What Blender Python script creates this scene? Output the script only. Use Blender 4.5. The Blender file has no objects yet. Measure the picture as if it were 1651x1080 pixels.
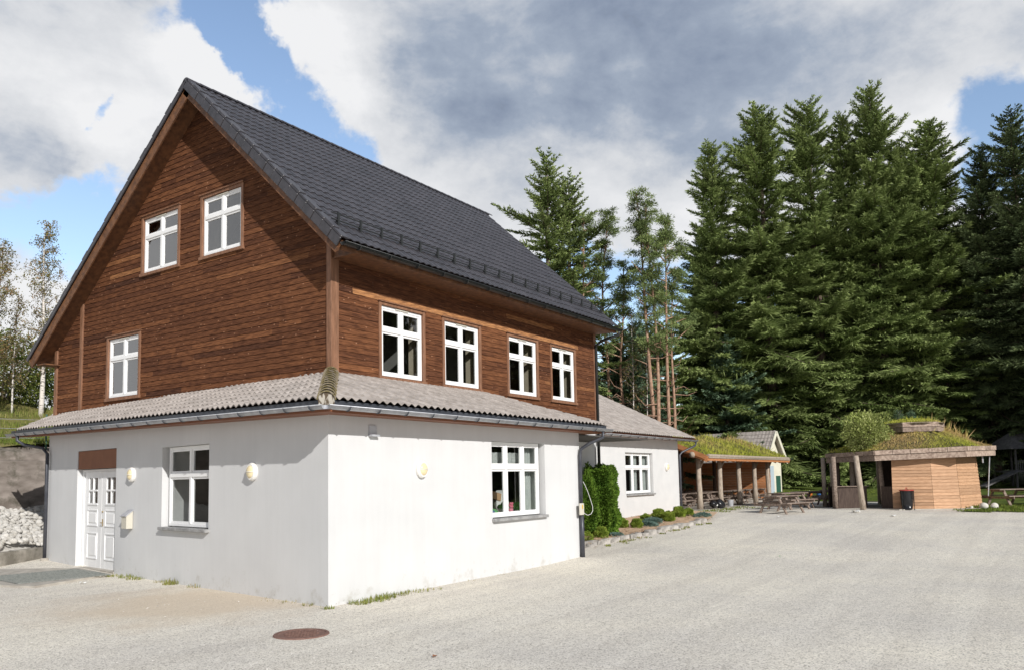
import bpy, math, random
import numpy as np
from mathutils import Vector, Matrix
random.seed(7)
S = bpy.context.scene
R = math.radians

# ------------------------------------------------------------------ camera
cam = bpy.data.cameras.new('camera'); co = bpy.data.objects.new('camera', cam)
S.collection.objects.link(co); S.camera = co
FW = Vector((0.81663987, 0.57096356, 0.08426109)); RT = Vector((0.57415619, -0.81854756, -0.01801552)); UP = Vector((-0.05868551, -0.06309122, 0.99628084))
CAM = Vector((-9.504, -10.128, 2.1))
m = Matrix((RT, UP, -FW)).transposed().to_4x4(); m.translation = CAM
co.matrix_world = m
cam.sensor_width = 36; cam.lens = 1284.075 / 1651 * 36
cam.shift_x = 27.74 / 1651; cam.shift_y = 122.2 / 1651
cam.clip_end = 2000; cam.clip_start = 0.1

# ------------------------------------------------------------------ sun and sky
SUN = Vector((-0.52, -1.0, 0.57)).normalized()          # towards the sun
EXPO = 0.0
sl = bpy.data.lights.new('sun', 'SUN'); so = bpy.data.objects.new('sun', sl); S.collection.objects.link(so)
sl.energy = 4.55; sl.angle = R(0.5); sl.color = (1.0, 0.972, 0.93)
so.rotation_euler = SUN.to_track_quat('Z', 'Y').to_euler(); so.location = (-20, -40, 40)
S.view_settings.view_transform = 'Standard'; S.view_settings.look = 'None'
S.view_settings.exposure = EXPO; S.view_settings.gamma = 1

W = bpy.data.worlds.new('World'); S.world = W; W.use_nodes = True
nt = W.node_tree; N = nt.nodes; K = nt.links; N.clear()
def nd(t, **kw):
    n = N.new(t)
    for k, v in kw.items(): setattr(n, k, v)
    return n
out = nd('ShaderNodeOutputWorld'); bg = nd('ShaderNodeBackground')
sky = nd('ShaderNodeTexSky', sky_type='NISHITA', sun_disc=False)
sky.sun_elevation = math.asin(SUN.z); sky.sun_rotation = math.atan2(SUN.x, SUN.y)
sky.air_density = 1.0; sky.dust_density = 0.6; sky.ozone_density = 2.0
tc = nd('ShaderNodeTexCoord')
def mth(op, a, b=None, c=None, clamp=False):
    n = nd('ShaderNodeMath', operation=op, use_clamp=clamp)
    for i, v in enumerate((a, b, c)):
        if v is None: continue
        if isinstance(v, (int, float)): n.inputs[i].default_value = v
        else: K.new(v, n.inputs[i])
    return n.outputs[0]
nrm = nd('ShaderNodeVectorMath', operation='NORMALIZE'); K.new(tc.outputs['Generated'], nrm.inputs[0]); DIR = nrm.outputs[0]
sep = nd('ShaderNodeSeparateXYZ'); K.new(DIR, sep.inputs[0])
wn = nd('ShaderNodeTexNoise'); wn.inputs['Scale'].default_value = 7.0; wn.inputs['Detail'].default_value = 6; wn.inputs['Roughness'].default_value = .62; K.new(DIR, wn.inputs['Vector'])
wsub = nd('ShaderNodeVectorMath', operation='SUBTRACT'); K.new(wn.outputs['Color'], wsub.inputs[0]); wsub.inputs[1].default_value = (.5, .5, .5)
wsc = nd('ShaderNodeVectorMath', operation='SCALE'); K.new(wsub.outputs[0], wsc.inputs[0]); wsc.inputs['Scale'].default_value = .16
wadd = nd('ShaderNodeVectorMath', operation='ADD'); K.new(DIR, wadd.inputs[0]); K.new(wsc.outputs[0], wadd.inputs[1])
wnm = nd('ShaderNodeVectorMath', operation='NORMALIZE'); K.new(wadd.outputs[0], wnm.inputs[0]); DW = wnm.outputs[0]
def blob(d, width, amp):      # soft patch of cloud cover round one direction of the sky
    v = Vector(d).normalized()
    n = nd('ShaderNodeVectorMath', operation='DOT_PRODUCT'); K.new(DW, n.inputs[0]); n.inputs[1].default_value = v
    x = mth('SUBTRACT', 1.0, n.outputs['Value'])
    e = mth('POWER', 2.718, mth('MULTIPLY', x, -1.0 / (1 - math.cos(R(width)))))
    return mth('MULTIPLY', e, amp)
def fbm(scale, detail, rough, dist=0.0, off=(0, 0, 0), zs=1.0):
    mp = nd('ShaderNodeMapping'); K.new(DIR, mp.inputs[0]); mp.inputs['Location'].default_value = off; mp.inputs['Scale'].default_value = (1, 1, 1.7)
    n = nd('ShaderNodeTexNoise'); n.inputs['Scale'].default_value = scale; n.inputs['Detail'].default_value = detail
    n.inputs['Roughness'].default_value = rough; n.inputs['Distortion'].default_value = dist; K.new(mp.outputs[0], n.inputs['Vector'])
    return n.outputs['Fac']
def total(l):
    t = l[0]
    for x in l[1:]: t = mth('ADD', t, x)
    return t
cover_n = mth('ADD', mth('MULTIPLY', fbm(4.2, 10, 0.60, 0.25, (3.1, 1.7, 0.0)), .75), mth('MULTIPLY', fbm(15, 8, 0.6, 0.2, (5, 2, 1)), .25))
gaps = total([blob((.515, .696, .50), 2.6, -.44), blob((.548, .695, .465), 1.9, -.34), blob((.592, .691, .415), 2.3, -.40), blob((.65, .66, .375), 2.2, -.34), blob((.70, .62, .335), 1.8, -.2), blob((.57, .66, .50), 2.5, .16),
              blob((.40, .87, .286), 3.6, -.36), blob((.455, .84, .29), 3.0, -.38), blob((.436, .809, .394), 1.0, -.34),
              blob((.941, .031, .325), 3.6, -.44), blob((.90, -.05, .34), 3.0, -.22), blob((.89, .35, .17), 7, -.34), blob((.922, .384, .05), 7, -.32), blob((.50,.70,.60),5,-.4),
              blob((.45, .80, .10), 5, -.10), blob((.74, .54, .27), 3.0, -.24), blob((.83, .47, .25), 3.4, -.22),
              blob((.521, .735, .437), 2.4, .34), blob((.382, .86, .38), 7, .25), blob((.753, .472, .458), 12, .3), blob((.876, .20, .47), 11, .3), blob((.836, .397, .36), 5, .10), blob((-.5, -.6, .5), 60, .5), blob((-.6, .4, .5), 45, .35), blob((.3, -.75, .5), 40, .4)])
cover = mth('ADD', mth('ADD', cover_n, 0.13), gaps)
mr = nd('ShaderNodeMapRange', interpolation_type='SMOOTHSTEP'); K.new(cover, mr.inputs[0]); mr.inputs[1].default_value = 0.46; mr.inputs[2].default_value = 0.64
cloud_mask = mr.outputs[0]
thick_n = fbm(3.2, 9, 0.55, 0.3, (7.3, 4.4, 1.0))
fine_n = fbm(13.0, 8, 0.62, 0.15, (1.3, 2.4, 3.0))
dark = total([blob((.753, .472, .458), 11, .16), blob((.67, .56, .46), 6, .14), blob((.84, .30, .43), 8, .22), blob((.90, .12, .40), 7, .16), blob((.382, .86, .338), 4.2, .38), blob((.43, .82, .36), 3, .06), blob((.70, .50, .40), 5, .03),
              blob((.85, .38, .345), 4, .04), blob((.836, .41, .375), 3.6, -.26), blob((.72,.58,.36), 3.5, -.12), blob((.93,.15,.34), 4, -.14), blob((.876, .112, .50), 6, -.26), blob((.521, .73, .443), 4, -.30), blob((.57, .64, .49), 4.2, -.30), blob((.62, .62, .44), 3.5, -.14), blob((.40, .82, .44), 5, -.12), blob((.45, .83, .36), 2.4, -.20), blob((.62,.64,.42),3,-.14),
              blob((-.5, -.6, .5), 55, .50), blob((-.6, .3, .6), 40, .40), blob((.3, -.7, .6), 38, .42), blob((.2, .1, .97), 34, .40)])  # this row: unseen clouds overhead and behind the camera, darkened to cut ambient light
shade = mth('ADD', mth('ADD', mth('MULTIPLY', mth('SUBTRACT', thick_n, .5), 1.15), mth('MULTIPLY', mth('SUBTRACT', fine_n, .5), .42)), mth('ADD', mth('ADD', mth('MULTIPLY', dark, .9), .40), mth('MULTIPLY', mth('MAXIMUM', mth('SUBTRACT', .44, sep.outputs[2]), 0.0), -1.5)))
cr = nd('ShaderNodeValToRGB'); K.new(mth('MULTIPLY', shade, 1.0, clamp=True), cr.inputs[0])
els = cr.color_ramp.elements
els[0].position = 0.22; els[0].color = (0.88, 0.885, 0.90, 1)
els[1].position = 1.0; els[1].color = (0.15, 0.175, 0.22, 1)
e = els.new(0.46); e.color = (0.68, 0.70, 0.735, 1)
e = els.new(0.66); e.color = (0.36, 0.42, 0.52, 1)
e = els.new(0.80); e.color = (0.26, 0.315, 0.42, 1)
skm = nd('ShaderNodeMix', data_type='RGBA', blend_type='MULTIPLY'); skm.inputs[0].default_value = 1.0
K.new(sky.outputs[0], skm.inputs[6]); skm.inputs[7].default_value = (1.75, 1.6, 1.5, 1)
sc_ = nd('ShaderNodeVectorMath', operation='SCALE'); K.new(skm.outputs[2], sc_.inputs[0]); sc_.inputs['Scale'].default_value = 1.0
SKY = 0.13
clm = nd('ShaderNodeVectorMath', operation='SCALE'); K.new(cr.outputs[0], clm.inputs[0]); clm.inputs['Scale'].default_value = 1.0 / SKY
mix = nd('ShaderNodeMix', data_type='RGBA'); K.new(cloud_mask, mix.inputs[0]); K.new(sc_.outputs[0], mix.inputs[6]); K.new(clm.outputs[0], mix.inputs[7])
K.new(mix.outputs[2], bg.inputs[0]); bg.inputs[1].default_value = SKY; K.new(bg.outputs[0], out.inputs[0])
W.cycles.sampling_method = 'MANUAL'; W.cycles.sample_map_resolution = 512

# ------------------------------------------------------------------ helpers
def tag(o, label=None, cat=None, group=None, kind=None):
    if label: o['label'] = label
    if cat: o['category'] = cat
    if group: o['group'] = group
    if kind: o['kind'] = kind
    return o
def thing(name, label, cat, loc=(0, 0, 0), rz=0.0, group=None):
    o = bpy.data.objects.new(name, None); S.collection.objects.link(o)
    o.location = loc; o.rotation_euler = (0, 0, rz); o.empty_display_size = .2
    return tag(o, label, cat, group)
def copy_tree(o, parent=None):
    c = o.copy(); S.collection.objects.link(c); c.parent = parent
    for ch in list(o.children): copy_tree(ch, c)
    return c
def V(*a): return Vector(a)

class MB:
    """collects shapes; build() links them as ONE mesh object"""
    def __init__(s): s.v = []; s.f = []; s.t = []; s.cur = 0.5
    def add(s, vs, fs, t=None):
        b = len(s.v); s.v.extend([tuple(x) for x in vs]); t = s.cur if t is None else t
        for f in fs: s.f.append(tuple(b + i for i in f)); s.t.append(t)
        return s
    def quad(s, a, b, c, d, t=None): return s.add([a, b, c, d], [(0, 1, 2, 3)], t)
    def box(s, x0, y0, z0, x1, y1, z1, t=None):
        return s.obox(V(0, 0, 0), V(1, 0, 0), V(0, 1, 0), V(0, 0, 1), x0, x1, y0, y1, z0, z1, t)
    def obox(s, O, A, B, C, a0, a1, b0, b1, c0, c1, t=None):
        p = [O + A * a + B * b + C * c for c in (c0, c1) for b in (b0, b1) for a in (a0, a1)]
        fs = [(0, 2, 3, 1), (4, 5, 7, 6), (0, 1, 5, 4), (2, 6, 7, 3), (0, 4, 6, 2), (1, 3, 7, 5)]
        return s.add(p, fs, t)
    def beam(s, p, q, w, h, up=V(0, 0, 1), t=None):
        p = Vector(p); q = Vector(q); d = (q - p); L = d.length; d.normalize()
        a = d.cross(up)
        if a.length < 1e-4: a = d.cross(V(1, 0, 0))
        a.normalize(); c = a.cross(d)
        return s.obox(p, d, a, c, 0, L, -w / 2, w / 2, -h / 2, h / 2, t)
    def tube(s, pts, r, n=8, caps=True, t=None):
        pts = [Vector(p) for p in pts]; rs = r if isinstance(r, (list, tuple)) else [r] * len(pts)
        rings = []; prev = None
        for i, p in enumerate(pts):
            d = (pts[min(i + 1, len(pts) - 1)] - pts[max(i - 1, 0)]).normalized()
            if prev is None:
                a = d.cross(V(0, 0, 1))
                if a.length < .05: a = d.cross(V(1, 0, 0))
            else: a = prev - d * prev.dot(d)
            a.normalize(); prev = a; b = d.cross(a)
            rings.append([p + (a * math.cos(2 * math.pi * k / n) + b * math.sin(2 * math.pi * k / n)) * rs[i] for k in range(n)])
        vs = [v for rg in rings for v in rg]; fs = []
        for i in range(len(pts) - 1):
            for k in range(n):
                k2 = (k + 1) % n; fs.append((i * n + k, i * n + k2, (i + 1) * n + k2, (i + 1) * n + k))
        if caps: fs.append(tuple(range(n))[::-1]); fs.append(tuple((len(pts) - 1) * n + k for k in range(n)))
        return s.add(vs, fs, t)
    def lathe(s, O, A, B, C, prof, n=16, t=None):   # prof (radius, height along C)
        O = Vector(O); vs = []; fs = []
        for r, h in prof:
            for k in range(n):
                a = 2 * math.pi * k / n; vs.append(O + A * (r * math.cos(a)) + B * (r * math.sin(a)) + C * h)
        for i in range(len(prof) - 1):
            for k in range(n):
                k2 = (k + 1) % n; fs.append((i * n + k, i * n + k2, (i + 1) * n + k2, (i + 1) * n + k))
        fs.append(tuple(range(n))[::-1]); fs.append(tuple((len(prof) - 1) * n + k for k in range(n)))
        return s.add(vs, fs, t)
    def blob(s, c, r, seed=0, sub=2, rough=.2, sq=(1, 1, 1), t=None):
        rd = random.Random(seed); vs, fs = ICO[sub]; c = Vector(c)
        ph = [Vector((rd.gauss(0, 1), rd.gauss(0, 1), rd.gauss(0, 1))).normalized() for _ in range(7)]
        am = [rd.uniform(-rough, rough) for _ in ph]
        out_ = []
        for v in vs:
            k = 1 + sum(a * max(0, v.dot(p)) ** 2 for a, p in zip(am, ph))
            out_.append(c + V(v.x * sq[0], v.y * sq[1], v.z * sq[2]) * r * k)
        return s.add(out_, fs, t)
    def build(s, name, mat, parent=None, smooth=False, bevel=0, off=None, auto=None):
        me = bpy.data.meshes.new(name)
        if off is None: off = V(0, 0, 0)
        me.from_pydata([(x[0] - off[0], x[1] - off[1], x[2] - off[2]) for x in s.v], [], s.f)
        at = me.attributes.new('tint', 'FLOAT', 'FACE'); at.data.foreach_set('value', s.t)
        if mat: me.materials.append(mat)
        if smooth: me.polygons.foreach_set('use_smooth', [True] * len(me.polygons))
        me.update()
        o = bpy.data.objects.new(name, me); S.collection.objects.link(o)
        if parent: o.parent = parent
        if bevel:
            b = o.modifiers.new('bevel', 'BEVEL'); b.width = bevel; b.segments = 1; b.limit_method = 'ANGLE'
        return o
def np_mesh(name, verts, faces_n, idx, tint, mat, parent=None, smooth=False):
    me = bpy.data.meshes.new(name); nf = len(idx) // faces_n
    me.vertices.add(len(verts)); me.vertices.foreach_set('co', np.asarray(verts, np.float32).ravel())
    me.loops.add(len(idx)); me.loops.foreach_set('vertex_index', np.asarray(idx, np.int32))
    me.polygons.add(nf); me.polygons.foreach_set('loop_start', np.arange(0, nf * faces_n, faces_n, dtype=np.int32))
    me.update(calc_edges=True)
    at = me.attributes.new('tint', 'FLOAT', 'FACE'); at.data.foreach_set('value', np.asarray(tint, np.float32))
    if smooth: me.polygons.foreach_set('use_smooth', [True] * nf)
    me.materials.append(mat)
    o = bpy.data.objects.new(name, me); S.collection.objects.link(o)
    if parent: o.parent = parent
    return o
def ico(sub):
    t = (1 + 5 ** .5) / 2
    vs = [V(*p).normalized() for p in [(-1, t, 0), (1, t, 0), (-1, -t, 0), (1, -t, 0), (0, -1, t), (0, 1, t), (0, -1, -t), (0, 1, -t), (t, 0, -1), (t, 0, 1), (-t, 0, -1), (-t, 0, 1)]]
    fs = [(0, 11, 5), (0, 5, 1), (0, 1, 7), (0, 7, 10), (0, 10, 11), (1, 5, 9), (5, 11, 4), (11, 10, 2), (10, 7, 6), (7, 1, 8), (3, 9, 4), (3, 4, 2), (3, 2, 6), (3, 6, 8), (3, 8, 9), (4, 9, 5), (2, 4, 11), (6, 2, 10), (8, 6, 7), (9, 8, 1)]
    for _ in range(sub):
        c = {}; nf = []
        def mid(a, b):
            k = (min(a, b), max(a, b))
            if k not in c: vs.append((vs[a] + vs[b]).normalized()); c[k] = len(vs) - 1
            return c[k]
        for a, b, d in fs:
            x, y, z = mid(a, b), mid(b, d), mid(d, a); nf += [(a, x, z), (b, y, x), (d, z, y), (x, y, z)]
        fs = nf
    return vs, fs
ICO = {k: ico(k) for k in (0, 1, 2)}

# ------------------------------------------------------------------ materials
def mat(name, c1, c2=None, scale=6, rough=.7, bump=0, bscale=40, metal=0, detail=6, ramp=(.35, .65), stretch=(1, 1, 1), spec=.4, tint=None, transl=0, coord='Object', extra=None, bdist=.01):
    """procedural material: noise between two colours, optional per-face tint ramp and bump"""
    m_ = bpy.data.materials.new(name); m_.use_nodes = True; n = m_.node_tree.nodes; l = m_.node_tree.links
    b = n['Principled BSDF']; b.inputs['Roughness'].default_value = rough; b.inputs['Metallic'].default_value = metal
    b.inputs['Specular IOR Level'].default_value = spec
    tcn = n.new('ShaderNodeTexCoord'); mp = n.new('ShaderNodeMapping'); l.new(tcn.outputs[coord], mp.inputs[0]); mp.inputs['Scale'].default_value = stretch
    c2 = c2 or c1
    no = n.new('ShaderNodeTexNoise'); no.inputs['Scale'].default_value = scale; no.inputs['Detail'].default_value = detail; l.new(mp.outputs[0], no.inputs['Vector'])
    rp = n.new('ShaderNodeValToRGB'); l.new(no.outputs['Fac'], rp.inputs[0])
    rp.color_ramp.elements[0].position = ramp[0]; rp.color_ramp.elements[0].color = (*c1, 1)
    rp.color_ramp.elements[1].position = ramp[1]; rp.color_ramp.elements[1].color = (*c2, 1)
    col = rp.outputs[0]
    if tint:      # tint = (lo, hi) multiplies colour by the face's own value
        a = n.new('ShaderNodeAttribute'); a.attribute_name = 'tint'
        tr = n.new('ShaderNodeValToRGB'); l.new(a.outputs['Fac'], tr.inputs[0])
        tr.color_ramp.elements[0].color = (*tint[0], 1); tr.color_ramp.elements[1].color = (*tint[1], 1)
        if len(tint) > 2:
            for i, c in enumerate(tint[2:]):
                e = tr.color_ramp.elements.new((i + 1) / (len(tint) - 1)); e.color = (*c, 1)
        mx = n.new('ShaderNodeMix'); mx.data_type = 'RGBA'; mx.blend_type = 'MULTIPLY'; mx.inputs[0].default_value = 1
        l.new(col, mx.inputs[6]); l.new(tr.outputs[0], mx.inputs[7]); col = mx.outputs[2]
    if extra: col = extra(n, l, col, mp)
    l.new(col, b.inputs['Base Color'])
    if bump:
        bn = n.new('ShaderNodeTexNoise'); bn.inputs['Scale'].default_value = bscale; bn.inputs['Detail'].default_value = 5; l.new(mp.outputs[0], bn.inputs['Vector'])
        bu = n.new('ShaderNodeBump'); bu.inputs['Strength'].default_value = bump; bu.inputs['Distance'].default_value = bdist; l.new(bn.outputs['Fac'], bu.inputs['Height']); l.new(bu.outputs[0], b.inputs['Normal'])
    if transl:
        tr = n.new('ShaderNodeBsdfTranslucent'); l.new(col, tr.inputs[0]); ms = n.new('ShaderNodeMixShader'); ms.inputs[0].default_value = transl
        o_ = n['Material Output']; l.new(b.outputs[0], ms.inputs[1]); l.new(tr.outputs[0], ms.inputs[2]); l.new(ms.outputs[0], o_.inputs[0])
    return m_

def wood_knots(n, l, col, mp):
    vo = n.new('ShaderNodeTexVoronoi'); vo.inputs['Scale'].default_value = 1.0
    m2 = n.new('ShaderNodeMapping'); m2.inputs['Scale'].default_value = (4.2, 4.2, 7.5); tcn = n.new('ShaderNodeTexCoord'); l.new(tcn.outputs['Object'], m2.inputs[0]); l.new(m2.outputs[0], vo.inputs['Vector'])
    rp = n.new('ShaderNodeValToRGB'); l.new(vo.outputs['Distance'], rp.inputs[0])
    rp.color_ramp.elements[0].position = .04; rp.color_ramp.elements[0].color = (.9, .9, .9, 1); rp.color_ramp.elements[1].position = .13; rp.color_ramp.elements[1].color = (0, 0, 0, 1)
    mx = n.new('ShaderNodeMix'); mx.data_type = 'RGBA'; l.new(rp.outputs[0], mx.inputs[0]); l.new(col, mx.inputs[6]); mx.inputs[7].default_value = (.38, .20, .12, 1)
    return mx.outputs[2]
def wall_dirt(n, l, col, mp):
    tcn = n.new('ShaderNodeTexCoord'); sp = n.new('ShaderNodeSeparateXYZ'); l.new(tcn.outputs['Object'], sp.inputs[0])
    mr = n.new('ShaderNodeMapRange'); l.new(sp.outputs[2], mr.inputs[0]); mr.inputs[1].default_value = 0.0; mr.inputs[2].default_value = .75; mr.inputs[3].default_value = .22; mr.inputs[4].default_value = 0.0
    no = n.new('ShaderNodeTexNoise'); no.inputs['Scale'].default_value = 3.3; no.inputs['Detail'].default_value = 10; no.inputs['Roughness'].default_value = .7; l.new(tcn.outputs['Object'], no.inputs['Vector'])
    ad = n.new('ShaderNodeMath'); ad.operation = 'ADD'; l.new(no.outputs['Fac'], ad.inputs[0]); l.new(mr.outputs[0], ad.inputs[1])
    rp = n.new('ShaderNodeValToRGB'); l.new(ad.outputs[0], rp.inputs[0])
    rp.color_ramp.elements[0].position = .70; rp.color_ramp.elements[0].color = (0, 0, 0, 1); rp.color_ramp.elements[1].position = .86; rp.color_ramp.elements[1].color = (.6, .6, .6, 1)
    mx = n.new('ShaderNodeMix'); mx.data_type = 'RGBA'; l.new(rp.outputs[0], mx.inputs[0]); l.new(col, mx.inputs[6]); mx.inputs[7].default_value = (.42, .40, .36, 1)
    mp2 = n.new('ShaderNodeMapping'); mp2.inputs['Scale'].default_value = (5.5, 5.5, .35); l.new(tcn.outputs['Object'], mp2.inputs[0])
    ns = n.new('ShaderNodeTexNoise'); ns.inputs['Scale'].default_value = 1.6; ns.inputs['Detail'].default_value = 7; ns.inputs['Roughness'].default_value = .6; l.new(mp2.outputs[0], ns.inputs['Vector'])
    r5 = n.new('ShaderNodeValToRGB'); l.new(ns.outputs['Fac'], r5.inputs[0]); r5.color_ramp.elements[0].position = .35; r5.color_ramp.elements[0].color = (.980, .980, .978, 1); r5.color_ramp.elements[1].position = .62; r5.color_ramp.elements[1].color = (1.005, 1.005, 1.005, 1)
    m5 = n.new('ShaderNodeMix'); m5.data_type = 'RGBA'; m5.blend_type = 'MULTIPLY'; m5.inputs[0].default_value = 1; l.new(mx.outputs[2], m5.inputs[6]); l.new(r5.outputs[0], m5.inputs[7])
    n6 = n.new('ShaderNodeTexNoise'); n6.inputs['Scale'].default_value = 9; n6.inputs['Detail'].default_value = 9; n6.inputs['Roughness'].default_value = .75; l.new(tcn.outputs['Object'], n6.inputs['Vector'])
    a6 = n.new('ShaderNodeMath'); a6.operation = 'MULTIPLY_ADD'; l.new(mr.outputs[0], a6.inputs[0]); a6.inputs[1].default_value = .5; l.new(n6.outputs['Fac'], a6.inputs[2])
    r6 = n.new('ShaderNodeValToRGB'); l.new(a6.outputs[0], r6.inputs[0]); r6.color_ramp.elements[0].position = .70; r6.color_ramp.elements[0].color = (0, 0, 0, 1); r6.color_ramp.elements[1].position = .76; r6.color_ramp.elements[1].color = (.7, .7, .7, 1)
    m6 = n.new('ShaderNodeMix'); m6.data_type = 'RGBA'; l.new(r6.outputs[0], m6.inputs[0]); l.new(m5.outputs[2], m6.inputs[6]); m6.inputs[7].default_value = (.33, .31, .28, 1)
    return m6.outputs[2]
def scatter_spots(scale, lo, hi, color, amount=.8):
    def f(n, l, col, mp):
        no = n.new('ShaderNodeTexNoise'); no.inputs['Scale'].default_value = scale; no.inputs['Detail'].default_value = 8; no.inputs['Roughness'].default_value = .65
        tcn = n.new('ShaderNodeTexCoord'); l.new(tcn.outputs['Object'], no.inputs['Vector'])
        rp = n.new('ShaderNodeValToRGB'); l.new(no.outputs['Fac'], rp.inputs[0])
        rp.color_ramp.elements[0].position = lo; rp.color_ramp.elements[0].color = (0, 0, 0, 1); rp.color_ramp.elements[1].position = hi; rp.color_ramp.elements[1].color = (amount,) * 3 + (1,)
        mx = n.new('ShaderNodeMix'); mx.data_type = 'RGBA'; l.new(rp.outputs[0], mx.inputs[0]); l.new(col, mx.inputs[6]); mx.inputs[7].default_value = (*color, 1)
        return mx.outputs[2]
    return f
def gravel_extra(n, l, col, mp):
    tcn = n.new('ShaderNodeTexCoord')
    vo = n.new('ShaderNodeTexVoronoi'); vo.inputs['Scale'].default_value = 62; l.new(tcn.outputs['Object'], vo.inputs['Vector'])
    hs = n.new('ShaderNodeSeparateColor'); l.new(vo.outputs['Color'], hs.inputs[0])
    rp = n.new('ShaderNodeValToRGB'); l.new(hs.outputs[0], rp.inputs[0])
    rp.color_ramp.elements[0].position = 0; rp.color_ramp.elements[0].color = (.50, .49, .47, 1); rp.color_ramp.elements[1].position = .30; rp.color_ramp.elements[1].color = (.92, .91, .89, 1)
    e = rp.color_ramp.elements.new(1.0); e.color = (1.16, 1.15, 1.12, 1)
    mx = n.new('ShaderNodeMix'); mx.data_type = 'RGBA'; mx.blend_type = 'MULTIPLY'; mx.inputs[0].default_value = 1; l.new(col, mx.inputs[6]); l.new(rp.outputs[0], mx.inputs[7])
    # sandy and damp patches, wheel-worn streaks
    no = n.new('ShaderNodeTexNoise'); no.inputs['Scale'].default_value = .22; no.inputs['Detail'].default_value = 9; no.inputs['Roughness'].default_value = .62; l.new(tcn.outputs['Object'], no.inputs['Vector'])
    r2 = n.new('ShaderNodeValToRGB'); l.new(no.outputs['Fac'], r2.inputs[0]); r2.color_ramp.elements[0].position = .38; r2.color_ramp.elements[0].color = (.88, .87, .86, 1); r2.color_ramp.elements[1].position = .66; r2.color_ramp.elements[1].color = (1.08, 1.06, 1.0, 1)
    m2 = n.new('ShaderNodeMix'); m2.data_type = 'RGBA'; m2.blend_type = 'MULTIPLY'; m2.inputs[0].default_value = 1; l.new(mx.outputs[2], m2.inputs[6]); l.new(r2.outputs[0], m2.inputs[7])
    mt = n.new('ShaderNodeMapping'); mt.inputs['Rotation'].default_value = (0, 0, .75); mt.inputs['Scale'].default_value = (.05, .9, 1); l.new(tcn.outputs['Object'], mt.inputs[0])
    nt2 = n.new('ShaderNodeTexNoise'); nt2.inputs['Scale'].default_value = 1.7; nt2.inputs['Detail'].default_value = 6; nt2.inputs['Roughness'].default_value = .6; nt2.inputs['Distortion'].default_value = .6; l.new(mt.outputs[0], nt2.inputs['Vector'])
    rt_ = n.new('ShaderNodeValToRGB'); l.new(nt2.outputs['Fac'], rt_.inputs[0]); rt_.color_ramp.elements[0].position = .40; rt_.color_ramp.elements[0].color = (.945, .94, .93, 1); rt_.color_ramp.elements[1].position = .58; rt_.color_ramp.elements[1].color = (1.03, 1.03, 1.02, 1)
    mtt = n.new('ShaderNodeMix'); mtt.data_type = 'RGBA'; mtt.blend_type = 'MULTIPLY'; mtt.inputs[0].default_value = 1; l.new(m2.outputs[2], mtt.inputs[6]); l.new(rt_.outputs[0], mtt.inputs[7]); m2 = mtt
    # sand washed up in front of the gable-side wall
    vm = n.new('ShaderNodeVectorMath'); vm.operation = 'DISTANCE'; l.new(tcn.outputs['Object'], vm.inputs[0]); vm.inputs[1].default_value = (-.8, 2.6, 0)
    n3 = n.new('ShaderNodeTexNoise'); n3.inputs['Scale'].default_value = .9; n3.inputs['Detail'].default_value = 8; l.new(tcn.outputs['Object'], n3.inputs['Vector'])
    ad = n.new('ShaderNodeMath'); ad.operation = 'MULTIPLY_ADD'; l.new(n3.outputs['Fac'], ad.inputs[0]); ad.inputs[1].default_value = 3.4; l.new(vm.outputs['Value'], ad.inputs[2])
    r3 = n.new('ShaderNodeMapRange'); l.new(ad.outputs[0], r3.inputs[0]); r3.inputs[1].default_value = 2.9; r3.inputs[2].default_value = 4.6; r3.inputs[3].default_value = .6; r3.inputs[4].default_value = 0
    m3 = n.new('ShaderNodeMix'); m3.data_type = 'RGBA'; l.new(r3.outputs[0], m3.inputs[0]); l.new(m2.outputs[2], m3.inputs[6]); m3.inputs[7].default_value = (.62, .50, .36, 1)
    return m3.outputs[2]

M = {}
M['plaster'] = mat('white_plaster', (.595, .597, .599), (.63, .632, .633), scale=1.1, rough=.85, bump=.4, bscale=45, extra=wall_dirt, bdist=.004)
M['plaster_plain'] = mat('wing_plaster', (.585, .588, .588), (.625, .625, .622), scale=2, rough=.85, bump=.2, bscale=50, bdist=.004)
M['gravel'] = mat('pale_gravel', (.70, .672, .632), (.78, .752, .712), scale=9, rough=.95, bump=.55, bscale=55, extra=gravel_extra, spec=.15, bdist=.02)
M['clad'] = mat('oiled_pine_boards', (.52, .50, .52), (1.35, 1.32, 1.22), scale=3.0, rough=.85, bump=.4, bscale=14, stretch=(1.4, 1.4, 20), spec=.08, detail=9, tint=((.060, .029, .020), (.37, .185, .085), (.098, .042, .024), (.132, .056, .029), (.182, .078, .038)), extra=wood_knots, bdist=.004)
M['casing'] = mat('reddish_wood_trim', (.17, .082, .045), (.27, .135, .078), scale=5, rough=.6, stretch=(3, 3, .6), bump=.2, bscale=20, bdist=.003)
M['barge'] = mat('dark_wood_trim', (.10, .045, .022), (.19, .085, .038), scale=4, rough=.6, stretch=(2, 2, 2), bump=.2, bscale=20, bdist=.003)
M['brownpaint'] = mat('brown_painted_board', (.20, .072, .032), (.235, .088, .04), scale=3, rough=.5)
M['darkroof'] = mat('dark_glazed_roof_tile', (.035, .033, .037), (.053, .049, .055), scale=7, rough=.36, spec=.5, tint=((.80,) * 3, (1.2,) * 3), extra=scatter_spots(11, .68, .76, (.12, .12, .11), .4))
M['greyroof'] = mat('weathered_concrete_roof_tile', (.33, .29, .26), (.47, .42, .385), scale=5, rough=.9, tint=((.80,) * 3, (1.05,) * 3), extra=scatter_spots(11, .66, .78, (.12, .11, .09), .6), bump=.3, bscale=60, bdist=.005)
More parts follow.
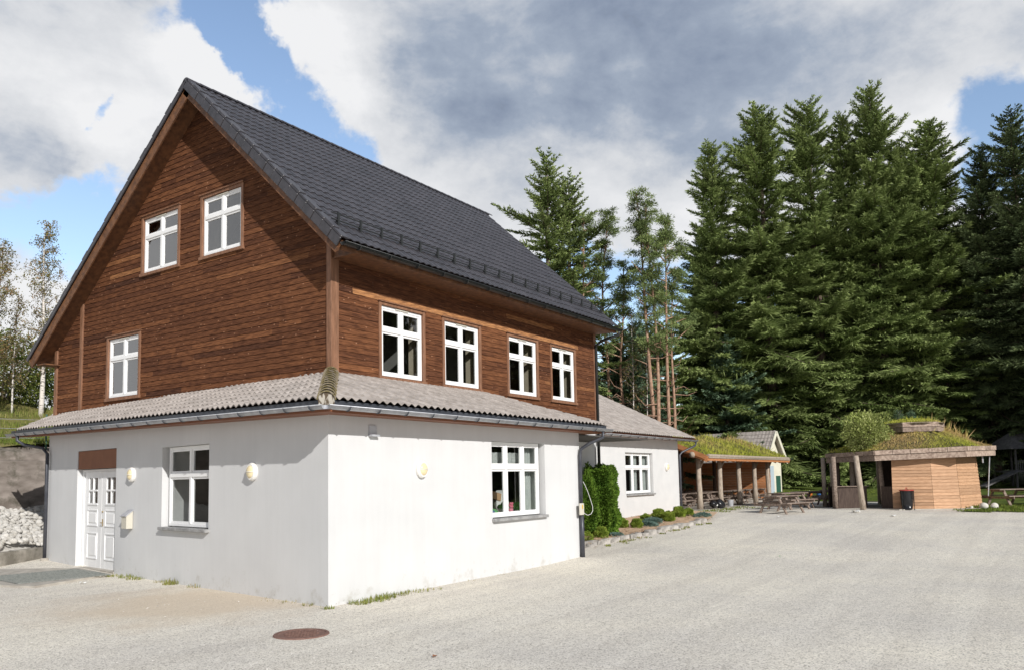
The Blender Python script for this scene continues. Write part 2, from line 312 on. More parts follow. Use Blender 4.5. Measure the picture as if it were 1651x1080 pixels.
M['moss_tile'] = mat('mossy_hip_tile', (.24, .20, .15), (.38, .34, .28), scale=14, rough=.95, extra=scatter_spots(14, .42, .55, (.13, .10, .025), .85), bump=.6, bscale=50, bdist=.01)
M['mortar'] = mat('flaking_mortar', (.10, .075, .05), (.42, .39, .34), scale=22, rough=.95, ramp=(.44, .54), stretch=(1, 1, .30))
M['white'] = mat('white_painted_wood', (.80, .80, .80), (.84, .84, .835), scale=4, rough=.4)
M['whitelamp'] = mat('white_lamp_ring', (.78, .76, .72), rough=.4)
M['lampglass'] = mat('cream_lamp_glass', (.72, .60, .36), (.80, .70, .46), rough=.25, scale=8)
M['zinc'] = mat('grey_gutter', (.40, .41, .44), (.56, .57, .60), scale=6, rough=.35, metal=.25)
M['flash'] = mat('dark_blue_flashing', (.045, .052, .065), (.075, .08, .095), scale=5, rough=.45, metal=.2)
M['black'] = mat('black_gutter', (.016, .018, .019), (.028, .03, .03), rough=.35, scale=5)
M['pipe'] = mat('dark_grey_downpipe', (.045, .048, .06), (.075, .078, .09), rough=.4, scale=4, metal=.2)
M['sill'] = mat('slate_sill', (.22, .22, .22), (.36, .355, .35), scale=8, rough=.7)
M['concrete'] = mat('old_concrete', (.16, .145, .12), (.36, .33, .285), scale=3, rough=.95, bump=.5, bscale=25, extra=scatter_spots(5, .55, .70, (.07, .07, .035), .7))
M['wallconc'] = mat('stained_retaining_concrete', (.16, .135, .115), (.30, .26, .23), scale=1.6, rough=.95, bump=.5, bscale=18, extra=scatter_spots(2.2, .52, .68, (.07, .065, .045), .8), stretch=(1, 1, 2.5))
M['slab'] = mat('doorstep_concrete', (.34, .31, .27), (.46, .43, .38), scale=4, rough=.95, bump=.3, bscale=40)
M['stone'] = mat('white_rubble', (.52, .50, .47), (.72, .70, .66), scale=5, rough=.9, bump=.3, bscale=20, tint=((.7, .68, .64), (1.05, 1.05, 1.05)))
M['rust'] = mat('rusty_iron', (.16, .085, .065), (.24, .14, .11), scale=30, rough=.85, bump=.5, bscale=90)
M['grate'] = mat('galvanised_grating', (.20, .215, .20), (.33, .34, .32), scale=20, rough=.6, metal=.3)
M['room'] = mat('interior_plaster', (.20, .19, .18), (.24, .23, .22), scale=2, rough=.9)
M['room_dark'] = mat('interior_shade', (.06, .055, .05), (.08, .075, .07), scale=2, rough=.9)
M['cream'] = mat('cream_interior_wood', (.55, .47, .36), (.62, .54, .42), scale=3, rough=.7)
M['curtain'] = mat('pale_curtain', (.62, .66, .64), (.74, .77, .75), scale=8, rough=.9, transl=.3)
M['lace'] = mat('white_lace_curtain', (.60, .62, .60), (.76, .78, .76), scale=22, rough=.9, transl=.3)
M['bark'] = mat('grey_brown_bark', (.060, .043, .032), (.16, .12, .09), scale=6, rough=.95, bump=.8, bscale=12, stretch=(3, 3, .7))
M['pinebark'] = mat('orange_pine_bark', (.22, .125, .08), (.46, .30, .21), scale=7, rough=.9, bump=.6, bscale=14, stretch=(3, 3, .8))
M['birchbark'] = mat('white_birch_bark', (.12, .10, .09), (.68, .63, .58), scale=5, rough=.8, ramp=(.36, .44), stretch=(1, 1, 4))
M['twig'] = mat('grey_twigs', (.12, .09, .07), (.22, .17, .13), scale=6, rough=.9)
M['log'] = mat('weathered_log', (.28, .225, .175), (.46, .385, .31), scale=6, rough=.9, stretch=(4, 4, .8), bump=.5, bscale=16)
M['oldwood'] = mat('weathered_grey_brown_plank', (.17, .125, .10), (.32, .25, .205), scale=5, rough=.85, stretch=(1, 3, 3), bump=.3, bscale=20, tint=((.7,) * 3, (1.2,) * 3))
M['paleplank'] = mat('pale_weathered_plank', (.21, .150, .118), (.40, .31, .25), scale=5, rough=.85, stretch=(2, 2, 2), bump=.3, bscale=20, tint=((.75,) * 3, (1.25,) * 3))
M['orangewood'] = mat('orange_stained_board', (.38, .155, .06), (.52, .23, .10), scale=4, rough=.65, stretch=(1, 1, 6), tint=((.8,) * 3, (1.15,) * 3))
M['kioskwood'] = mat('tan_weatherboard', (.42, .24, .135), (.55, .335, .20), scale=4, rough=.75, stretch=(1, 1, 9), bump=.25, bscale=18, tint=((.84,) * 3, (1.12,) * 3))
M['darkpanel'] = mat('dark_stained_panel', (.060, .040, .032), (.10, .07, .055), scale=4, rough=.8, stretch=(5, 5, 1))
M['turf'] = mat('turf_soil', (.045, .040, .018), (.09, .08, .03), scale=5, rough=1)
M['turfgrass'] = mat('turf_grass', (.9, .9, .9), (1.1, 1.1, 1.1), scale=.9, rough=.9, spec=.1, transl=.25, tint=((.24, .29, .04), (.62, .48, .24), (.42, .44, .06), (.52, .50, .12), (.50, .34, .16)))
M['lawn'] = mat('lawn_grass', (.055, .085, .018), (.13, .165, .035), scale=1.4, rough=.95, bump=.7, bscale=30, spec=.1)
M['hillgrass'] = mat('rough_hill_grass', (.095, .115, .028), (.26, .22, .085), scale=.8, rough=.95, bump=.8, bscale=18, spec=.1)
M['blade'] = mat('grass_blades', (.8, .8, .8), (1.2, 1.2, 1.2), scale=1.5, rough=.8, spec=.15, transl=.3, tint=((.12, .17, .03), (.42, .34, .17), (.17, .22, .04), (.26, .25, .08)))
def needles(name, a, b, c=None, transl=.12):
    return mat(name, (.72,) * 3, (1.25,) * 3, scale=.55, detail=3, rough=.75, spec=.12, transl=transl, tint=(a, b) + ((c,) if c else ()))
M['spruce'] = needles('spruce_needles', (.058, .084, .028), (.34, .41, .15), (.16, .215, .066), transl=.25)
M['spruce_far'] = needles('dark_spruce_needles', (.034, .050, .024), (.17, .21, .09), (.08, .11, .048))
M['bluespruce'] = needles('blue_green_spruce_needles', (.045, .080, .048), (.20, .29, .18), (.11, .17, .10))
M['pine'] = needles('pine_needles', (.07, .10, .038), (.30, .37, .14), (.17, .22, .08), transl=.2)
M['birchleaf'] = needles('birch_leaves', (.13, .12, .04), (.36, .22, .11), (.20, .19, .065), transl=.3)
M['thuja'] = needles('thuja_leaves', (.045, .095, .012), (.20, .31, .045), (.105, .19, .022), transl=.2)
M['globe'] = needles('globe_thuja_leaves', (.11, .16, .02), (.42, .50, .09), (.25, .33, .05), transl=.2)
M['juniper'] = needles('blue_juniper_needles', (.06, .10, .08), (.22, .31, .27), (.12, .19, .16), transl=.15)
M['bushleaf'] = needles('willow_leaves', (.20, .25, .06), (.60, .62, .28), (.38, .43, .14), transl=.3)
M['scrub'] = needles('scrub_leaves', (.08, .11, .03), (.36, .31, .13), (.18, .22, .055), transl=.3)
M['mulch'] = mat('wood_chip_mulch', (.40, .26, .16), (.66, .48, .33), scale=16, rough=.95, bump=.8, bscale=40, ramp=(.3, .7))
M['chip'] = mat('wood_chips', (.42, .28, .18), (.62, .45, .30), scale=10, rough=.9, tint=((.6,) * 3, (1.2,) * 3))
M['edge'] = mat('edging_stone', (.24, .225, .205), (.46, .43, .395), scale=5, rough=.9, bump=.4, bscale=18, tint=((.75,) * 3, (1.2,) * 3))
M['blackbag'] = mat('black_plastic', (.012, .012, .014), (.02, .02, .022), rough=.25, scale=6)
M['redplastic'] = mat('red_plastic', (.42, .06, .045), rough=.4)
M['green'] = mat('green_toy_plastic', (.05, .30, .06), (.07, .36, .09), rough=.5)
M['blue'] = mat('blue_plastic', (.05, .16, .42), rough=.5)
M['pink'] = mat('pink_petals', (.62, .12, .20), (.70, .2, .28), rough=.7)
M['tan'] = mat('cardboard', (.48, .30, .17), rough=.8)
M['yellow'] = mat('yellow_plastic', (.72, .47, .03), rough=.5)
M['paper'] = mat('white_paper', (.75, .75, .73), rough=.8)
M['brass'] = mat('brass_handle', (.45, .33, .15), rough=.3, metal=.8)
M['meter'] = mat('ivory_plastic', (.56, .53, .45), rough=.5)
M['cable'] = mat('white_cable', (.62, .62, .60), rough=.5)
M['ballm'] = mat('white_boulder', (.55, .52, .46), (.74, .71, .66), scale=7, rough=.9)
M['orangeplastic'] = mat('orange_toy_plastic', (.6, .17, .04), rough=.5)
M['shedwhite'] = mat('cream_shed_paint', (.66, .63, .52), (.72, .69, .58), scale=3, rough=.7)
M['shedblue'] = mat('pale_blue_door_paint', (.42, .50, .56), rough=.6)
M['shedgreen'] = mat('dark_green_hatch_paint', (.03, .10, .07), rough=.5)
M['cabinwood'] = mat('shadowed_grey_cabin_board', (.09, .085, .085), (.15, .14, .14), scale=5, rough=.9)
M['leaf'] = mat('dead_leaf', (.20, .08, .04), (.3, .14, .07), rough=.8)
def glass_mat(name, refl, tintc=(.92, .95, .94)):
    m_ = bpy.data.materials.new(name); m_.use_nodes = True; n = m_.node_tree.nodes; l = m_.node_tree.links; n.remove(n['Principled BSDF'])
    t = n.new('ShaderNodeBsdfTransparent'); t.inputs[0].default_value = (*tintc, 1)
    g = n.new('ShaderNodeBsdfGlossy'); g.inputs['Roughness'].default_value = .01
    no = n.new('ShaderNodeTexNoise'); no.inputs['Scale'].default_value = 2.5; tcn = n.new('ShaderNodeTexCoord'); l.new(tcn.outputs['Object'], no.inputs['Vector'])
    bu = n.new('ShaderNodeBump'); bu.inputs['Strength'].default_value = .14; bu.inputs['Distance'].default_value = .02; l.new(no.outputs['Fac'], bu.inputs['Height']); l.new(bu.outputs[0], g.inputs['Normal'])
    f = n.new('ShaderNodeFresnel'); f.inputs['IOR'].default_value = 1.5
    k = n.new('ShaderNodeMath'); k.operation = 'MULTIPLY'; k.use_clamp = True; l.new(f.outputs[0], k.inputs[0]); k.inputs[1].default_value = refl
    mx = n.new('ShaderNodeMixShader'); l.new(k.outputs[0], mx.inputs[0]); l.new(t.outputs[0], mx.inputs[1]); l.new(g.outputs[0], mx.inputs[2]); l.new(mx.outputs[0], n['Material Output'].inputs[0])
    return m_
M['glass'] = glass_mat('window_glass', 2.2)
M['glass_sky'] = glass_mat('coated_window_glass', 3.6)
M['glass_low'] = glass_mat('clear_window_glass', .7)

# ------------------------------------------------------------------ terrain
def dist(x, y): return (x + 9.504) * .8166 + (y + 10.128) * .571
def g(x, y):
    d = dist(x, y)
    def sm(a, b, t): t = min(1, max(0, (t - a) / (b - a))); return t
    z = .5 * sm(19, 34, d) + .9 * sm(44, 64, d) + max(0, d - 64) * .06
    return z
def grid_mesh(name, xs, ys, f, material, kind='structure', keep=None):
    vs = []; fs = []
    for y in ys:
        for x in xs: vs.append((x, y, f(x, y)))
    nx = len(xs)
    for j in range(len(ys) - 1):
        for i in range(nx - 1):
            if keep and not keep((xs[i] + xs[i + 1]) / 2, (ys[j] + ys[j + 1]) / 2): continue
            fs.append((j * nx + i, j * nx + i + 1, (j + 1) * nx + i + 1, (j + 1) * nx + i))
    b = MB(); b.add(vs, fs); o = b.build(name, material, smooth=True); o['kind'] = kind; return o
def frange(a, b, s):
    r_ = []; x = a
    while x < b - 1e-6: r_.append(x); x += s
    r_.append(b); return r_
gx = [-400, -200, -100, -60, -40] + frange(-30, 60, 1.0) + [64, 70, 80, 95, 120, 160, 220, 320, 600]
gy = [-400, -200, -100, -60] + frange(-40, 60, 1.0) + [66, 75, 90, 120, 180, 300, 500]
grid_mesh('ground', gx, gy, lambda x, y: g(x, y), M['gravel'])
# lawn behind the yard (right) - boundary follows the yard edge
def lawn_keep(x, y):
    if y > 18: return x > 14
    if x < 16: return False
    if y > 8.6: return x > 24.5
    if y > 1.8: return x > 39.6
    if y > -3: return x > 37.2
    if y > -7: return x > 33
    return x > 27.6 + (y + 7) * -.15 and x > 27.4
def lz(x, y): return g(x, y) + .03
lx = frange(14, 60, .5) + [64, 70, 80, 95, 120, 160, 220]; ly = [-120, -80, -60, -50, -40] + frange(-34, 30, .5) + [34, 40, 50, 70, 100, 150]
grid_mesh('lawn', lx, ly, lz, M['lawn'], keep=lawn_keep)
# hillside behind the retaining wall on the left
def hz(x, y):
    e_ = max(0, min(1, (16 - x) / 6.0))
    return (3.4 + max(0, y - 17.3) * .19 * max(.15, 1 - max(0, -4 - x) / 12) + .12 * math.sin(x * 1.3) * math.cos(y * .9)) * e_ + g(x, y) * (1 - e_)
grid_mesh('hillside', frange(-60, -4, 4) + frange(-3, 17, .5), frange(17.35, 40, .6) + [44, 50, 60, 80, 120], hz, M['hillgrass'])

# ------------------------------------------------------------------ house
PSI = 0.118
UL = V(math.sin(PSI), math.cos(PSI), 0); NL = V(-math.cos(PSI), math.sin(PSI), 0)    # lower gable-side wall
UX = V(1, 0, 0); NY = V(0, -1, 0); UY = V(0, 1, 0); NX = V(-1, 0, 0); Z = V(0, 0, 1); O0 = V(0, 0, 0)
A0, B0, XE, YM, YE = 1.973, 2.011, 13.63, 11.92, 13.26
house = thing('house', 'large house with brown timber upper floor, dark tiled roof and white rendered ground floor', 'house', (0, 0, 0))

def wall_sheet(O, U, Nn, L, z0, ztop, opens, name, material, reveal=.18, rev_mat=None):
    """wall face with real openings and reveals; opens = (u0,u1,z0,z1,depth)"""
    us = sorted({0, L} | {o[0] for o in opens} | {o[1] for o in opens})
    zt = ztop if callable(ztop) else (lambda u: ztop)
    b = MB()
    for i in range(len(us) - 1):
        a, c = us[i], us[i + 1]; mid = (a + c) / 2
        col = sorted([o for o in opens if o[0] <= mid <= o[1]], key=lambda o: o[2]); z = z0
        for o in col:
            b.quad(O + U * a + Z * z, O + U * c + Z * z, O + U * c + Z * o[2], O + U * a + Z * o[2]); z = o[3]
        b.quad(O + U * a + Z * z, O + U * c + Z * z, O + U * c + Z * zt(c), O + U * a + Z * zt(a))
    for o in opens:
        u0, u1, a, c, d = o; I = -Nn * d
        P = lambda u, z, k: O + U * u + Z * z + (I if k else V(0, 0, 0))
        b.quad(P(u0, a, 0), P(u0, a, 1), P(u0, c, 1), P(u0, c, 0)); b.quad(P(u1, a, 1), P(u1, a, 0), P(u1, c, 0), P(u1, c, 1))
        b.quad(P(u0, c, 1), P(u1, c, 1), P(u1, c, 0), P(u0, c, 0)); b.quad(P(u0, a, 0), P(u1, a, 0), P(u1, a, 1), P(u0, a, 1))
    return b.build(name, material, house)

# ground floor walls
LL = [(4.0, 6.04, 1.12, 2.92, .20), (8.40, 10.74, 0.03, 3.0, .22)]
wall_sheet(O0, UL, NL, 12.75, -.3, lambda u: 3.27 + .0195 * u, LL, 'wall', M['plaster'])
RR = [(4.83, 7.06, 1.16, 2.93, .17)]
wall_sheet(O0, UX, NY, 8.78, -.3, 3.27, RR, 'wall', M['plaster'])
b = MB()
b.quad(V(8.78, 0, -.3), V(8.78, 2.011, -.3), V(8.78, 2.011, 3.9), V(8.78, 0, 3.27))
b.build('wall', M['plaster_plain'], house); b = MB()
b.quad(V(8.78, 2.03, -.3), V(13.6, 2.03, -.3), V(13.6, 2.03, 3.84), V(8.78, 2.03, 3.84))
P1 = UL * 12.75
b.build('wall', M['plaster_plain'], house); b = MB()
b.quad(P1 + Z * -.3, V(14, 13.0, -.3), V(14, 13.0, 4), P1 + Z * 3.6)
b.build('wall', M['plaster_plain'], house)

# interior rooms
def slabp(z0, z1, nm, mt):
    b = MB(); pl = [(.12, .12), (13.4, .12), (13.4, 12.4), (1.60, 12.4)]
    b.add([V(x, y, z0) for x, y in pl] + [V(x, y, z1) for x, y in pl], [(3, 2, 1, 0), (4, 5, 6, 7)] + [(i, (i + 1) % 4, (i + 1) % 4 + 4, i + 4) for i in range(4)]); return b.build(nm, mt, house)
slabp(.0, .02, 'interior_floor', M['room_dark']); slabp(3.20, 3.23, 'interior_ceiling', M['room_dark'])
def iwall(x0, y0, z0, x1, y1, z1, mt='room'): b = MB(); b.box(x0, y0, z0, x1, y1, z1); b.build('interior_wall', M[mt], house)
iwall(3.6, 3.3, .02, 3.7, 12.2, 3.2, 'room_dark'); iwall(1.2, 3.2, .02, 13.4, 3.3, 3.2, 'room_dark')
b = MB(); b.quad(V(2.1, 6.4, 11.2), V(4.6, 6.4, 11.2), V(4.6, 12.6, 6.24), V(2.1, 12.6, 6.24)); b.build('interior_ceiling', M['room'], house); iwall(2.2, 2.2, 4.0, 13.4, 11.8, 4.05); iwall(2.2, 2.6, 6.85, 13.4, 11.4, 6.9); iwall(5.2, 2.3, 4.05, 5.3, 5.9, 6.8); iwall(2.2, 6.0, 4.05, 13.4, 6.1, 6.8); iwall(5.2, 6.2, 4.05, 5.3, 11.8, 6.8)
b = MB(); b.add([V(4.6, 2.6, 6.95), V(4.6, 11.6, 6.95), V(4.6, 6.5, 11.0)], [(0, 1, 2)]); b.build('interior_wall', M['room'], house)

# cladding built board by board
def clad(O, U, Nn, z0, zend, lo, hi, holes, seed, name='cladding', bh=.127, light=()):
    rd = random.Random(seed); b = MB(); z = z0
    while z < zend:
        z1 = min(z + bh, zend)
        cuts = sorted({z, z1} | {h for o in holes for h in (o[2], o[3]) if z < h < z1})
        joints = []; u = lo(z) - rd.uniform(0, 3)
        while u < hi(z) + .1:
            L = rd.choice((.6, 1.0, 1.6, 2.2, 3.0, 3.8)) * rd.uniform(.8, 1.2); joints.append((u, u + L, min(.86, max(0.05, rd.gauss(.46, .14))))); u += L
        for (a0, a1, t) in joints:
            for hl in light:
                if hl[2] <= z + .08 <= hl[3] and a0 < hl[1] and a1 > hl[0]: t = .95
            for i in range(len(cuts) - 1):
                c0, c1 = cuts[i], cuts[i + 1]; mid = (c0 + c1) / 2
                segs = [(a0, a1)]
                for o in holes:
                    if o[2] < mid < o[3]:
                        ns = []
                        for s0, s1 in segs:
                            if o[1] <= s0 or o[0] >= s1: ns.append((s0, s1)); continue
                            if s0 < o[0]: ns.append((s0, o[0]))
                            if s1 > o[1]: ns.append((o[1], s1))
                        segs = ns
                for s0, s1 in segs:
                    L0, H0, L1, H1 = max(s0, lo(c0)), min(s1, hi(c0)), max(s0, lo(c1)), min(s1, hi(c1))
                    if H0 <= L0 and H1 <= L1: continue
                    H0 = max(H0, L0); H1 = max(H1, L1)
                    d0 = .024 - .014 * (c0 - z) / bh; d1 = .024 - .014 * (c1 - z) / bh
                    g_ = .0018 if a0 == s0 else 0
                    b.quad(O + U * (L0 + g_) + Z * c0 + Nn * d0, O + U * H0 + Z * c0 + Nn * d0, O + U * H1 + Z * c1 + Nn * d1, O + U * (L1 + g_) + Z * c1 + Nn * d1, t)
                    if c0 == z: b.quad(O + U * L0 + Z * c0, O + U * H0 + Z * c0, O + U * H0 + Z * c0 + Nn * d0, O + U * L0 + Z * c0 + Nn * d0, .12)
        z = z1
    return b.build(name, M['clad'], house)
def under_r(y): return 6.80 + .93 * (y - 1.2)          # underside of the front slope
def under_l(y): return 11.60 - .80 * (y - 6.37)
# gable windows: (y0,y1,z0,z1)
GW = [(7.436, 8.953, 7.56, 8.977), (4.948, 6.414, 7.56, 8.977), (9.081, 10.522, 4.43, 5.996)]
lo = lambda z: max(B0, B0 if z < under_r(B0) else 1.2 + (z - 6.80) / .93)
hi = lambda z: min(YE, 6.37 + (11.60 - z) / .80)
clad(V(A0, 0, 0), UY, NX, 3.7, 11.55, lo, hi, GW, 11)
SW = [(3.456, 4.876, 4.43, 6.005), (5.708, 7.152, 4.43, 6.005), (8.538, 9.983, 4.43, 6.005), (10.832, 12.208, 4.43, 6.005)]
clad(V(0, B0, 0), UX, NY, 3.82, 6.78, lambda z: A0, lambda z: XE, SW, 23, light=((3.1, 7.3, 6.11, 6.24), (8.0, 11.6, 6.11, 6.24)))
b = MB()   # back walls of the upper floor
b.quad(V(XE, B0, 3.6), V(XE, YE, 3.6), V(XE, YE, 5.9), V(XE, B0, 7.4)); b.add([V(XE, B0, 7.4), V(XE, 6.37, 11.5), V(XE, YE, 5.9)], [(0, 1, 2)])
b.quad(V(A0, YE, 3.6), V(XE, YE, 3.6), V(XE, YE, 6.0), V(A0, YE, 6.0))
b.build('cladding', M['clad'], house)
b = MB(); b.box(A0 - .045, B0 - .045, 4.15, A0 + .12, B0 + .10, 7.42)
b.obox(V(A0, B0, 0), UX, UY, Z, .125, .19, -.035, .06, 4.1, 6.75); b.build('corner_board', M['casing'], house, bevel=.006)
b = MB(); b.box(A0 - .06, YM - .07, 4.0, A0 + .03, YM + .07, 7.18); b.build('corner_board', M['casing'], house, bevel=.006)
b = MB(); b.box(A0 - .06, YE - .04, 3.8, A0 + .06, YE + .10, 6.0); b.build('corner_board', M['casing'], house, bevel=.006)
b = MB(); b.box(XE - .12, B0 - .045, 3.8, XE + .03, B0 + .1, 6.76); b.build('corner_board', M['casing'], house, bevel=.006)

# windows
def window(O, U, Nn, u0, u1, z0, z1, cols=2, split=.66, rec=.02, casing=True, low=False, glass='glass', hood=True, label=None):
    I = O - Nn * rec; F = .06; w = MB(); D0, D1 = -.055, .015
    def fr(a0, a1, c0, c1, d0=D0, d1=D1): w.obox(I, U, Nn, Z, a0, a1, d0, d1, c0, c1)
    zs = z0 + (z1 - z0) * split
    fr(u0, u0 + F, z0, z1); fr(u1 - F, u1, z0, z1); fr(u0 + F, u1 - F, z0, z0 + F); fr(u0 + F, u1 - F, z1 - F, z1)
    fr(u0 + F, u1 - F, zs - .045, zs + .045, D0, D1 + .012)
    cw = (u1 - u0) / cols; xs = [u0 + cw * i for i in range(cols + 1)]
    for x in xs[1:-1]:
        fr(x - .04, x + .04, z0 + F, zs - .045, D0, D1 + .006); fr(x - .04, x + .04, zs + .045, z1 - F, D0, D1 + .006)
    panes = MB(); S_ = .045
    for i in range(cols):
        a0 = u0 + F if i == 0 else xs[i] + .04; a1 = u1 - F if i == cols - 1 else xs[i + 1] - .04
        for c0, c1 in ((z0 + F, zs - .045), (zs + .045, z1 - F)):
            for q in ((a0, a0 + S_, c0, c1), (a1 - S_, a1, c0, c1), (a0 + S_, a1 - S_, c0, c0 + S_), (a0 + S_, a1 - S_, c1 - S_, c1)): w.obox(I, U, Nn, Z, q[0], q[1], D0 + .005, D1 - .014, q[2], q[3])
            g0 = I + Nn * -.022
            qd = [g0 + U * (a0 + S_) + Z * (c0 + S_), g0 + U * (a1 - S_) + Z * (c0 + S_), g0 + U * (a1 - S_) + Z * (c1 - S_), g0 + U * (a0 + S_) + Z * (c1 - S_)]
            panes.quad(*(qd if U.cross(Z).dot(Nn) > 0 else qd[::-1]))
    wo = w.build('window', M['white'], house, bevel=.004)
    panes.build('pane', M[glass], wo)
    if casing:
        c = MB(); T = .085
        c.obox(O, U, Nn, Z, u0 - T, u0 - .004, -.02, .05, z0 - .02, z1 + .07); c.obox(O, U, Nn, Z, u1 + .004, u1 + T, -.02, .05, z0 - .02, z1 + .07)
        c.obox(O, U, Nn, Z, u0 - .002, u1 + .002, -.02, .047, z1 + .004, z1 + .072)
        c.obox(O, U, Nn, Z, u0 - T - .03, u1 + T + .03, -.02, .085, z1 + .074, z1 + .10)
        c.obox(O, U, Nn, Z, u0 - T - .02, u1 + T + .02, -.02, .075, z0 - .10, z0 - .022)
        c.build('casing', M['casing'], wo, bevel=.004)
        v = MB(); v.obox(O, U, Nn, Z, (u0 + u1) / 2 - .22, (u0 + u1) / 2 + .22, .0, .022, z1 - .035, z1 - .015); v.build('vent', M['meter'], wo)
        r = MB()  # painted inner lining of the opening
        r.obox(O, U, Nn, Z, u0 - .02, u0, -.42, -.076, z0, z1); r.obox(O, U, Nn, Z, u1, u1 + .02, -.42, -.076, z0, z1); r.obox(O, U, Nn, Z, u0, u1, -.42, -.076, z0 - .02, z0); r.obox(O, U, Nn, Z, u0, u1, -.42, -.076, z1, z1 + .02)
        r.build('lining', M['cream'], wo)
    else:
        s = MB(); s.obox(O, U, Nn, Z, u0 - .06, u1 + .08, -rec - .05, .10, z0 - .085, z0 - .02); s.build('sill', M['sill'], wo, bevel=.008)
        r = MB(); r.obox(I, U, Nn, Z, u0 - .02, u0, -.45, -.07, z0, z1); r.obox(I, U, Nn, Z, u1, u1 + .02, -.45, -.07, z0, z1); r.obox(I, U, Nn, Z, u0, u1, -.45, -.07, z0 - .02, z0); r.obox(I, U, Nn, Z, u0, u1, -.45, -.07, z1, z1 + .02)
        r.build('lining', M['white'], wo)
    if label: wo['label'] = label
    return wo
for (y0, y1, a, c) in GW: window(V(A0, 0, 0), UY, NX, y0, y1, a, c, glass='glass_sky')
for (y0, y1, a, c) in SW: window(V(0, B0, 0), UX, NY, y0, y1, a, c)
window(O0, UL, NL, 4.02, 5.94, 1.20, 2.912, rec=.13, casing=False, split=.64, glass='glass_low')
window(O0, UX, NY, 4.86, 6.96, 1.24, 2.922, cols=3, rec=.13, casing=False, split=.66, label='ground floor window with three columns of panes')
# door
b = MB(); D = O0 - NL * .17
du0, du1, dz1 = 8.46, 10.70, 2.52; dm = (du0 + du1) / 2
b.obox(D, UL, NL, Z, du0 - .06, du0 + .05, -.05, .04, .03, dz1); b.obox(D, UL, NL, Z, du1 - .05, du1 + .04, -.05, .04, .03, dz1); b.obox(D, UL, NL, Z, du0 + .05, du1 - .05, -.05, .04, dz1 - .06, dz1)
b.build('door_frame', M['white'], house, bevel=.004)
for s0, s1 in ((du0 + .055, dm - .006), (dm + .006, du1 - .055)):
    d = MB(); w_ = s1 - s0
    gl = (s0 + .26, s1 - .26, 1.66, 2.30)
    d.obox(D, UL, NL, Z, s0, gl[0], -.04, .01, .04, dz1 - .065); d.obox(D, UL, NL, Z, gl[1], s1, -.04, .01, .04, dz1 - .065)
    d.obox(D, UL, NL, Z, gl[0], gl[1], -.04, .01, .04, gl[2]); d.obox(D, UL, NL, Z, gl[0], gl[1], -.04, .01, gl[3], dz1 - .065)
    gm = (gl[0] + gl[1]) / 2; zm = (gl[2] + gl[3]) / 2
    d.obox(D, UL, NL, Z, gm - .022, gm + .022, -.03, .018, gl[2], gl[3]); d.obox(D, UL, NL, Z, gl[0], gl[1], -.03, .016, zm - .022, zm + .022)
    d.obox(D, UL, NL, Z, gl[0] - .03, gl[1] + .03, .01, .03, gl[2] - .05, gl[2] - .01)
    for (p0, p1) in ((1.08, 1.50), (.26, .92)):        # raised panels: rim and field
        q0, q1 = s0 + .22, s1 - .22; e_ = .03
        for k in ((q0, q1, p0, p0 + e_), (q0, q1, p1 - e_, p1), (q0, q0 + e_, p0 + e_, p1 - e_), (q1 - e_, q1, p0 + e_, p1 - e_)): d.obox(D, UL, NL, Z, k[0], k[1], .01, .028, k[2], k[3])
        d.obox(D, UL, NL, Z, q0 + .09, q1 - .09, .01, .022, p0 + .09, p1 - .09)
    do = d.build('door', M['white'], house, bevel=.003)
    p = MB(); g0 = D + NL * -.015; p.quad(g0 + UL * gl[0] + Z * gl[3], g0 + UL * gl[1] + Z * gl[3], g0 + UL * gl[1] + Z * gl[2], g0 + UL * gl[0] + Z * gl[2]); p.build('pane', M['glass'], do)
    if s0 < dm - .5 and s1 < dm:
        h = MB(); c = D + UL * (s1 - .07) + NL * .012 + Z * 1.18
        h.tube([c, c + NL * .06], .011); h.tube([c + NL * .06, c + NL * .06 - UL * .13], .010); h.obox(c, UL, NL, Z, -.02, .02, 0, .008, -.09, .09)
        h.build('handle', M['brass'], do); h = MB(); h.tube([c + Z * .27, c + Z * .27 + NL * .02], .022); h.build('lock', M['brass'], do)
b = MB(); b.obox(O0, UL, NL, Z, 8.41, 10.73, -.10, -.02, dz1 + .01, 2.99); b.build('overdoor_panel', M['brownpaint'], house)
b = MB(); b.obox(O0, UL, NL, Z, 8.41, 10.73, -.20, .02, -.02, .05); b.build('doorstep', M['slab'], house)

